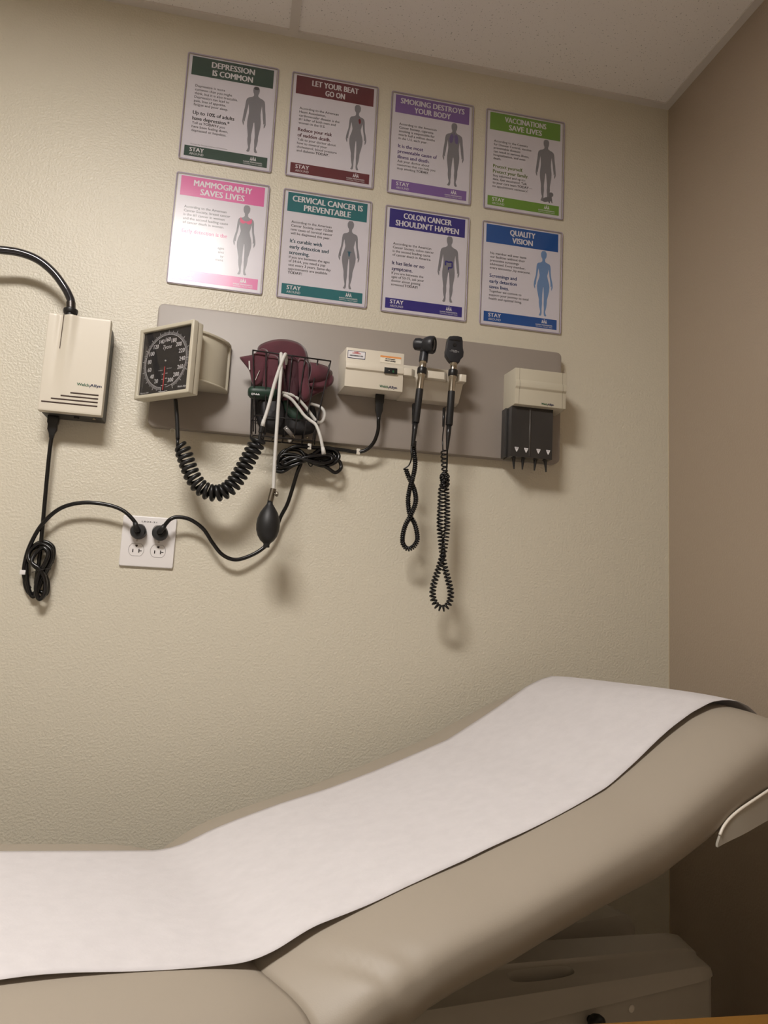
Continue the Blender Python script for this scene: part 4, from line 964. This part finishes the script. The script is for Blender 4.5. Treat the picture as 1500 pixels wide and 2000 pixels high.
# ------------------------------------------------------------------ specula dispenser
t = thing('specula_dispenser', 'cream ear specula dispenser with a smoked magazine at the right end of the board', 'dispenser', (0.72, BY, Z+0.41))
x0, x1 = 0.6525, 0.7885; f0 = -0.097; zb2, zt2 = Z+0.5435, Z+0.6375
g = G(); pf = [(BY, zt2+0.0015), (f0, zt2), (f0, zt2-0.030), (f0-0.0035, zt2-0.034), (f0-0.0045, zt2-0.040), (f0-0.0045, zt2-0.049), (f0-0.001, zt2-0.053), (f0, zt2-0.054), (f0-0.0005, zb2), (f0+0.012, zb2-0.0015), (BY, zb2-0.0015)]
g.prism(pf, lambda a, b: (x0-0.0055+(BY-a)*0.08, a, b), lambda a, b: (x1+0.002-(BY-a)*0.02, a, b)); cov = g.obj('cover', M_creamd, t, bevel=0.0016)
g = G()
for xx in (x0+0.011, x1-0.0095):
    g.tube([(xx, a-0.0003, b) for a, b in pf[1:9]], 0.0004, 5)
g.obj('cover_seams', mat('seam_shadow', (150, 140, 120), 0.6), cov)
logo(t, lambda a_, b_: (a_, f0-0.0012, b_), 0.0052, P(1057, 789, f0)[0], P(1057, 790.5, f0)[2], 0.033)
mx0, mx1, my, mz0, mz1 = 0.6505, 0.7615, -0.083, Z+0.4125, zb2-0.001
G().box(mx0, mx1, my, BY, mz0, mz1).obj('magazine', mat('smoked_magazine', (52, 50, 49), 0.22), t, bevel=0.0016)
G().box(mx0-0.006, mx0, my+0.028, BY, mz0+0.003, mz1).obj('side_rail', M_dark, t, bevel=0.001)
g = G(); xc = (mx0+mx1)/2-0.006
g.tube([(xc, my-0.0002, mz0+0.004), (xc, my-0.0002, mz1-0.004)], 0.0022, 8); g.obj('centre_rib', mat('smoked_rib', (84, 80, 76), 0.3), t, smooth=True)
tips = [(1009, 877), (1027.5, 879), (1051.5, 881), (1070.5, 883)]
for k, (px, py) in enumerate(tips):
    q = P(px, py, my); s_ = 0.0052
    v = [(q[0]-s_, q[2]+s_), (q[0]+s_, q[2]+s_*0.95), (q[0]+s_*0.95, q[2]+s_*0.5), (q[0]+0.0008, q[2]-s_*1.25), (q[0]-0.0008, q[2]-s_*1.25), (q[0]-s_*0.95, q[2]+s_*0.5)]
    lb = G().prism(v, lambda a, b: (a, my-0.0006, b), lambda a, b: (a, my, b)).obj('size_label', M_wprint, t)
    g = G(); text2d(g, ('4.25', '4.25', '2.75', '2.75')[k], q[0], q[2]+0.0012, 0.0022, lambda a, b: (a, my-0.0008, b), width=0.0062, bold=0.02, align='C'); g.obj('lettering', M_ink, lb)
ends = [((1003, 896), (1003.8, 916)), ((1021.5, 898), (1020, 917)), ((1046, 900), (1043.5, 919)), ((1064.5, 902), (1066.5, 922))]
names = ['leftmost of the four', 'second from the left of the four', 'third from the left of the four', 'rightmost of the four']
for k, (a, b) in enumerate(ends):
    A = P(*a, my+0.014); B = P(*b, my+0.012); A[2] = mz0+0.002; ax = B-A; L_ = np.linalg.norm(ax)
    sp_ = thing('ear_speculum', 'black cone ear speculum under the dispenser, '+names[k], 'ear speculum', A, 'ear specula under the dispenser')
    g = G(); g.lathe([(0.0001, 0), (0.0075, 0), (0.0075, 0.0025), (0.0052, 0.0035), (0.0001, 0.0035)], A, ax, 20); g.obj('flange', M_black, sp_, smooth=True, auto=True)
    g = G(); g.lathe([(0.0001, 0.003), (0.0050, 0.003), (0.0033, L_*0.45), (0.0017, L_), (0.0001, L_)], A, ax, 20); g.obj('cone', M_black, sp_, smooth=True, auto=True)

# ------------------------------------------------------------------ exam table
TH = math.radians(17.5)
HX = np.array([-0.07537, -0.40557, Z]); SA = np.array([math.cos(TH), math.sin(TH), 0]); SC = np.array([math.sin(TH), -math.cos(TH), 0])
def B3(s, w, z): q = HX+SA*s+SC*w; return np.array([q[0], q[1], Z+z])    # s along, w across towards the viewer
PROF = [(-1.25, -0.315), (-0.9, -0.345), (-0.6, -0.371), (-0.3, -0.396), (-0.15, -0.410), (-0.04, -0.420), (0.0, -0.424), (0.03, -0.413), (0.07, -0.397), (0.12, -0.382), (0.2, -0.361), (0.3, -0.339),
        (0.4, -0.310), (0.47, -0.287), (0.57, -0.254), (0.65, -0.214), (0.72, -0.178), (0.78, -0.150), (0.83, -0.134), (0.87, -0.129), (0.91, -0.134), (0.95, -0.150), (0.985, -0.180)]
def top_at(s):
    xs = [p[0] for p in PROF]; zs = [p[1] for p in PROF]
    return float(np.interp(s, xs, zs))
def topn(s, e=0.008):   # smoothed
    return sum(top_at(s+k*e)*w for k, w in ((-2, 1), (-1, 2), (0, 3), (1, 2), (2, 1)))/9
WC, WA = 0.230, 0.346
def capshape(u):
    n = 3.3 if u > 0 else 5.0
    return max(0.0, 1-abs(u)**n)**(1/n)
def sm(a, b, x): x = min(1, max(0, (x-a)/(b-a))); return x*x*(3-2*x)
def cushion(name, s0, s1, ns, crease_at, round_end=None):
    v = []; f = []; nk = 72
    for i in range(ns+1):
        q = i/ns
        if round_end: q = 1-(1-q)**1.6
        s = s0+(s1-s0)*q
        zt3 = topn(s) if abs(s) > 0.03 else top_at(s)
        th = 0.125+0.045*sm(0.35, 0.85, s)+0.01*sm(-0.2, -1.2, s); hh = th/2; a_ = WA
        e = 1.0
        if round_end:
            e = math.sqrt(max(0.0, 1-max(0, (s-(s1-0.085))/0.085)**2.2)); e = max(e, 0.02)
        dcr = abs(s-crease_at); cr = 0.55*math.exp(-(dcr/0.011)**1.3); broad = math.exp(-(dcr/0.05)**2)
        for k in range(nk):
            an = 2*math.pi*k/nk; n_ = 3.3 if math.cos(an) > 0 else 5.0
            cx_ = math.copysign(abs(math.cos(an))**(2/n_), math.cos(an)); cz_ = math.copysign(abs(math.sin(an))**(2/n_), math.sin(an))
            side = abs(cx_)**3
            w_ = WC+cx_*(a_-0.012*(1-e)-0.035*(1-e**2)-0.010*cr-0.006*broad)*1.0+(0.055*sm(0.55, 0.95, s)*sm(0.3, 1.0, -cx_) if cx_ < 0 else 0)
            zc = zt3-hh+0.0045+0.003*cx_
            z_ = zc+cz_*hh*e*(1-0.10*cr*(1 if cz_ > 0 else 0.3)) - side*broad*0.012*(1 if cz_ > -0.2 else 0)
            # gathers in the vinyl running off the crease down the near side
            if cx_ > 0.4:
                ph = (s-crease_at)-0.10*max(0, (cx_-0.4)/0.6)**1.5*(1 if cz_ > 0 else 1.2)
                z_ -= 0.006*math.exp(-(ph/0.012)**2)*sm(0.6, 0.95, cx_)
                ph2 = (s-crease_at)-0.05-0.09*max(0, (cx_-0.4)/0.6)**1.5
                z_ -= 0.0035*math.exp(-(ph2/0.014)**2)*sm(0.8, 0.99, cx_)
            v.append(B3(s+0.036*sm(0.60, 1.0, cx_)*(1.0 if cz_ > 0 else 1.15)*math.exp(-((s-crease_at)/0.2)**2), w_, z_))
        if i:
            for k in range(nk):
                k2 = (k+1) % nk; f.append(((i-1)*nk+k, (i-1)*nk+k2, i*nk+k2, i*nk+k))
    f.append(tuple(range(nk))[::-1]); f.append(tuple(range(ns*nk, (ns+1)*nk)))
    return mesh(name, v, f, M_vinyl, table, smooth=True)
table = thing('exam_table', 'upholstered taupe exam table with its backrest raised towards the corner', 'exam table', (*(HX+SC*0.23)[:2], 0))
cushion('seat_cushion', -1.15, 0.0, 130, 0.0)
cushion('back_cushion', 0.0, 0.985, 190, 0.0, True)
# tray under the backrest end with an upturned lip
def shellpts(w_):
    pass
zl = lambda s: -0.2405+(s-0.817)*0.30
g = G(); lip = G(); v = []; f = []
path = []     # (s, w, lip z, bottom z)
for s, zt4 in ((0.684, -0.316), (0.690, -0.305), (0.697, -0.295), (0.708, -0.285), (0.722, -0.276), (0.736, -0.269), (0.750, -0.2635), (0.80, -0.2465), (0.86, -0.226), (0.92, -0.206)):
    path.append((s, 0.577+0.004*sm(0.69, 0.75, s), zt4, -0.3205+(s-0.685)*0.27))
for k in range(1, 9):
    a_ = math.radians(90*k/8); path.append((0.94+0.065*math.sin(a_), 0.516+0.065*math.cos(a_), -0.199+0.0, -0.248))
path.append((1.005, 0.02, -0.199, -0.248))
th_ = 0.004
for s, w_, a_, b_ in path:
    inn = (0, -th_) if s < 0.94 else (-th_, 0)
    v += [B3(s, w_, a_), B3(s, w_, b_), B3(s+inn[0], w_+inn[1], b_), B3(s+inn[0], w_+inn[1], a_)]
for i in range(len(path)-1):
    for k in range(4): f.append((i*4+k, i*4+(k+1) % 4, i*4+4+(k+1) % 4, i*4+4+k))
f += [(0, 1, 2, 3), tuple(range(len(v)-4, len(v)))]
sh = mesh('backrest_shell', v, f, M_base, table, smooth=True, auto=True)
g = G(); g.tube(spline([B3(s, w_-0.001, a_+0.001) for s, w_, a_, b_ in path[1:]], 4), 0.0024, 8); g.obj('shell_lip', M_shell, sh, smooth=True)
# underside pan carrying the backrest
g = G(); pan = [(-1.0, -0.510), (0.0, -0.566), (0.02, -0.562), (0.35, -0.487), (0.7, -0.39), (0.93, -0.30)]
vv = []; ff = []
for s, z_ in pan:
    vv += [B3(s, 0.02, z_+0.02), B3(s, 0.44, z_+0.02), B3(s, 0.44, z_-0.015), B3(s, 0.02, z_-0.015)]
for i in range(len(pan)-1):
    for k in range(4): ff.append((i*4+k, i*4+(k+1) % 4, i*4+4+(k+1) % 4, i*4+4+k))
ff += [(0, 1, 2, 3), tuple(range(len(vv)-4, len(vv)))]
mesh('support_pan', vv, ff, M_base, table)

# base: two covered arms either side of a well
def atw(px, py, w_):
    d_ = _f+RR*(px-750)/FPX-UU*(py-1000)/FPX
    Q = HX+SC*w_; Q = np.array([Q[0], Q[1], 0]); tt = ((Q-np.array([0, CAM_Y, 0]))@SC)/(d_@SC)
    p_ = CP+tt*d_; return float((p_-HX)@SA), float(p_[2]-Z)
WN = 0.385
def line(pa, pb, w_):
    (s0, z0_), (s1, z1_) = atw(*pa, w_), atw(*pb, w_)
    return lambda s: z0_+(z1_-z0_)*(s-s0)/(s1-s0)
Lseam = line((1045, 1998), (1405, 1910), WN+0.001)
Lridge = line((1023, 1937.7), (1370, 1883), WN-0.006)
Lledge = line((1110, 1873.5), (1368, 1849.7), WN-0.045)
Lback = line((1140, 1832), (1309, 1821), WN-0.100)
SE = atw(1411, 1900, WN)[0]
S0b = -0.75
stations = [S0b, 0.0, 0.3, SE-0.060, SE-0.035, SE-0.015, SE-0.004, SE]
v = []; f = []
for s in stations:
    e = max(0, (s-(SE-0.060))/0.060); dr = 0.020*e**2.5; ins = 0.022*e**3
    v += [B3(s, WN-ins, Lseam(s)), B3(s, WN-ins, Lridge(s)-0.012-dr), B3(s, WN-0.004-ins, Lridge(s)-0.003-dr), B3(s, WN-0.012-ins, Lridge(s)-dr),
          B3(s, WN-0.045-ins*0.5, Lledge(s)-0.006-dr*0.7), B3(s, WN-0.048-ins*0.5, Lledge(s)-dr*0.7), B3(s, WN-0.100, Lback(s)-dr*0.3), B3(s, WN-0.106, Lback(s)-0.006-dr*0.3), B3(s, WN-0.106, Lseam(s))]
m = 9
pk_faces = []
for i in range(len(stations)-1):
    for k in range(m):
        if i == 2 and k == 3: pk_faces.append((i, k)); continue
        k2 = (k+1) % m; f.append((i*m+k, i*m+k2, i*m+m+k2, i*m+m+k))
f += [tuple(range(m)), tuple(range(len(v)-m, len(v)))]
# the strip with the oval pocket
A0 = [np.array(v[2*m+3]), np.array(v[3*m+3]), np.array(v[3*m+4]), np.array(v[2*m+4])]    # ridge s0, ridge s1, ledge s1, ledge s0
def uvp(u, w_): return (A0[0]*(1-u)+A0[1]*u)*(1-w_)+(A0[3]*(1-u)+A0[2]*u)*w_
sA, sB = stations[2], stations[3]
scx = (atw(1060, 1897, WN-0.03)[0]-sA)/(sB-sA); hu = 0.5*(atw(1122, 1892, WN-0.03)[0]-atw(995, 1900, WN-0.03)[0])/(sB-sA)
bm = bmesh.new(); oc = [(0, 0), (1, 0), (1, 1), (0, 1)]
ov = []
for k in range(36):
    a_ = 2*math.pi*k/36; ca, sa_ = math.cos(a_), math.sin(a_)
    ov.append((scx+hu*math.copysign(abs(ca)**0.8, ca), 0.62+0.33*math.copysign(abs(sa_)**0.6, sa_)))
V_ = [bm.verts.new((a, b, 0)) for a, b in oc]; W_ = [bm.verts.new((a, b, 0)) for a, b in ov]
es = [bm.edges.new((V_[i], V_[(i+1) % 4])) for i in range(4)]+[bm.edges.new((W_[i], W_[(i+1) % 36])) for i in range(36)]
bmesh.ops.triangle_fill(bm, edges=es, use_beauty=True); bm.verts.index_update()
n0 = len(v); v += [uvp(q.co[0], q.co[1]) for q in bm.verts]; f += [tuple(n0+q.index for q in fc.verts) for fc in bm.faces]; bm.free()
n1 = len(v); cen = uvp(scx, 0.62)
for dz, sc in ((0, 1), (-0.006, 0.97), (-0.028, 0.94), (-0.034, 0.86)):
    for a, b in ov:
        q = uvp(scx+(a-scx)*sc, 0.62+(b-0.62)*sc); v.append(q+np.array([0, 0, dz]))
for r_ in range(3):
    for k in range(36): f.append((n1+r_*36+k, n1+r_*36+(k+1) % 36, n1+r_*36+36+(k+1) % 36, n1+r_*36+36+k))
f.append(tuple(range(n1+108, n1+144)))
mesh('base_cover', v, f, M_base, table, smooth=True, auto=True)
# far arm cover
g = G(); v = []; f = []
(ts, tz) = atw(1214, 1780, 0.115)
sts = [(S0b, 0, 0), (ts-0.045, 0, 0), (ts-0.015, 0.006, 0.004), (ts, 0.020, 0.012)]
for s, dz, di in sts:
    z_ = tz+0.012-dz if s > 0 else tz+0.03
    v += [B3(s, 0.115+0.05-di, Z*0-0.95), B3(s, 0.115+0.05-di, z_-0.012), B3(s, 0.155-di, z_), B3(s, 0.085+di, z_), B3(s, 0.075+di, z_-0.012), B3(s, 0.075+di, -0.95)]
for i in range(len(sts)-1):
    for k in range(6): f.append((i*6+k, i*6+(k+1) % 6, i*6+6+(k+1) % 6, i*6+6+k))
f += [tuple(range(6)), tuple(range(len(v)-6, len(v)))]
mesh('rear_arm_cover', v, f, M_base, table, smooth=True, auto=True)
# body below the seam down to the floor
v = []; f = []
sts = [S0b, SE-0.03, SE-0.010, SE-0.002]
for s in sts:
    ins = 0.008+0.02*max(0, (s-(SE-0.03))/0.03)**2
    v += [B3(s, WN-ins, -Z+0.02), B3(s, WN-ins, Lseam(s)-0.003), B3(s, WN-0.110, Lseam(s)-0.003), B3(s, WN-0.110, -Z+0.02)]
for i in range(len(sts)-1):
    for k in range(4): f.append((i*4+k, i*4+(k+1) % 4, i*4+4+(k+1) % 4, i*4+4+k))
f += [tuple(range(4)), tuple(range(len(v)-4, len(v)))]
bd = mesh('base_body', v, f, M_base, table, smooth=True, auto=True)
def bbox_mesh(name, s0, s1, w0, w1, z0, z1, m_, parent, bevel=0.004):
    return G().box(s0, s1, w0, w1, z0, z1, lambda a, b, c: B3(a, b, c)).obj(name, m_, parent, bevel=bevel)
bbox_mesh('base_plinth', S0b, SE-0.02, 0.075, WN-0.02, -Z, -0.80, M_base, table)
bbox_mesh('lift_column', -0.35, 0.15, 0.12, 0.34, -0.81, -0.560, M_dark, table)
# little round cap and black knob on the near side
sx, sz = atw(1240, 1974, WN+0.0); g = G(); g.lathe([(0.0001, -0.001), (0.0065, -0.001), (0.0062, 0.0015), (0.004, 0.003), (0.0001, 0.0035)], B3(sx, WN-0.008, sz), SC, 20); g.obj('screw_cap', M_shell, table, smooth=True)
sx, sz = atw(1165, 1999, WN+0.008); g = G(); g.lathe([(0.0001, -0.016), (0.006, -0.016), (0.006, -0.010), (0.012, -0.008), (0.0145, 0.0), (0.014, 0.007), (0.009, 0.011), (0.0001, 0.012)], B3(sx, WN+0.008, sz), SC, 24); g.obj('knob', M_black, table, smooth=True)

# ---- paper
v = []; f = []; ns, nw = 260, 30
def paper_z(s, q):
    """q 0 far edge .. 1 near edge"""
    cxn = (q-0.5)*2*0.228/WA*1.0; drop = 0
    base = topn(s, 0.006)
    hh = (0.125+0.045*sm(0.35, 0.85, s))/2
    shape = hh*capshape(cxn)-hh
    z_ = base+0.0045+shape+0.003*cxn+0.0026
    # the sheet bridges the hinge and stands a little proud along the near edge
    z_ += 0.0030*math.exp(-((s-0.0)/0.018)**2)
    near = sm(0.72, 1.0, q)
    z_ += near*(0.005*math.exp(-((s-0.06)/0.05)**2)+0.0035*math.exp(-((s+0.24)/0.08)**2)+0.0015*math.sin(21*s+1)+0.0003)
    z_ += near*0.010*math.exp(-((s-0.72)/0.07)**2)
    z_ += 0.0010*math.sin(9*s+7*q)*math.sin(5*q*3+3*s)
    return z_
for i in range(ns+1):
    s = -1.12+(0.835+1.12)*i/ns
    for j in range(nw+1):
        q = j/nw; w_ = q*0.4605+0.003*math.sin(5.5*s+0.4)*sm(0.6, 1, q)+0.0035*math.sin(13*s+1.0)*sm(0.7, 1, q)-0.002*math.sin(7*s)*sm(0.4, 0, q)
        w_ += 0.016*sm(-0.12, -0.5, s)*q
        v.append(B3(s, w_, paper_z(s, q)+0.012*sm(0.70, 0.835, s)*(1-0.3*(1-q))))
# carries on over the head end and down behind
z_e = [0]*(nw+1)
ex = [(0.855, 0.0135, 0), (0.875, 0.0135, 0), (0.900, 0.011, 0), (0.925, 0.003, 0), (0.950, -0.012, 0), (0.972, -0.032, 0), (0.988, -0.058, 0), (0.996, -0.085, 0), (1.000, -0.110, 0)]
zt0 = topn(0.87)
for s, dz, _ in ex:
    for j in range(nw+1):
        q = j/nw; w_ = q*0.4605+0.003*math.sin(5.5*s+0.4)*sm(0.6, 1, q)
        cxn = (q-0.5)*2*0.228/WA; shape = 0.085*capshape(cxn)-0.085
        v.append(B3(s, w_, zt0+0.006+shape+dz-0.0055*(1-q)*0.8))
N = ns+1+len(ex)
for i in range(N-1):
    for j in range(nw):
        a = i*(nw+1)+j; f.append((a, a+1, a+nw+2, a+nw+1))
o = mesh('exam_table_paper', v, f, M_crepe, smooth=True)
md = o.modifiers.new('thickness', 'SOLIDIFY'); md.thickness = 0.0004
tag(o, 'long sheet of white crepe paper running the length of the exam table', 'exam table paper')

# ------------------------------------------------------------------ wooden side table in the foreground corner
t = thing('wooden_side_table', 'golden oak table top just entering the lower right corner of the photo', 'side table', (0.80, -1.21, 0))
e0 = P(1180, 2000, -1.05); zt5 = P(1340, 1987, -1.05)[2]
G().box(0.32, 1.10, -1.42, -1.05, zt5-0.025, zt5).obj('table_top', M_oak, t, bevel=0.004)
for a in (0.36, 1.02):
    for b in (-1.38, -1.13):
        G().box(a, a+0.04, b, b+0.04, 0, zt5-0.025).obj('leg', M_oak, t, bevel=0.003)
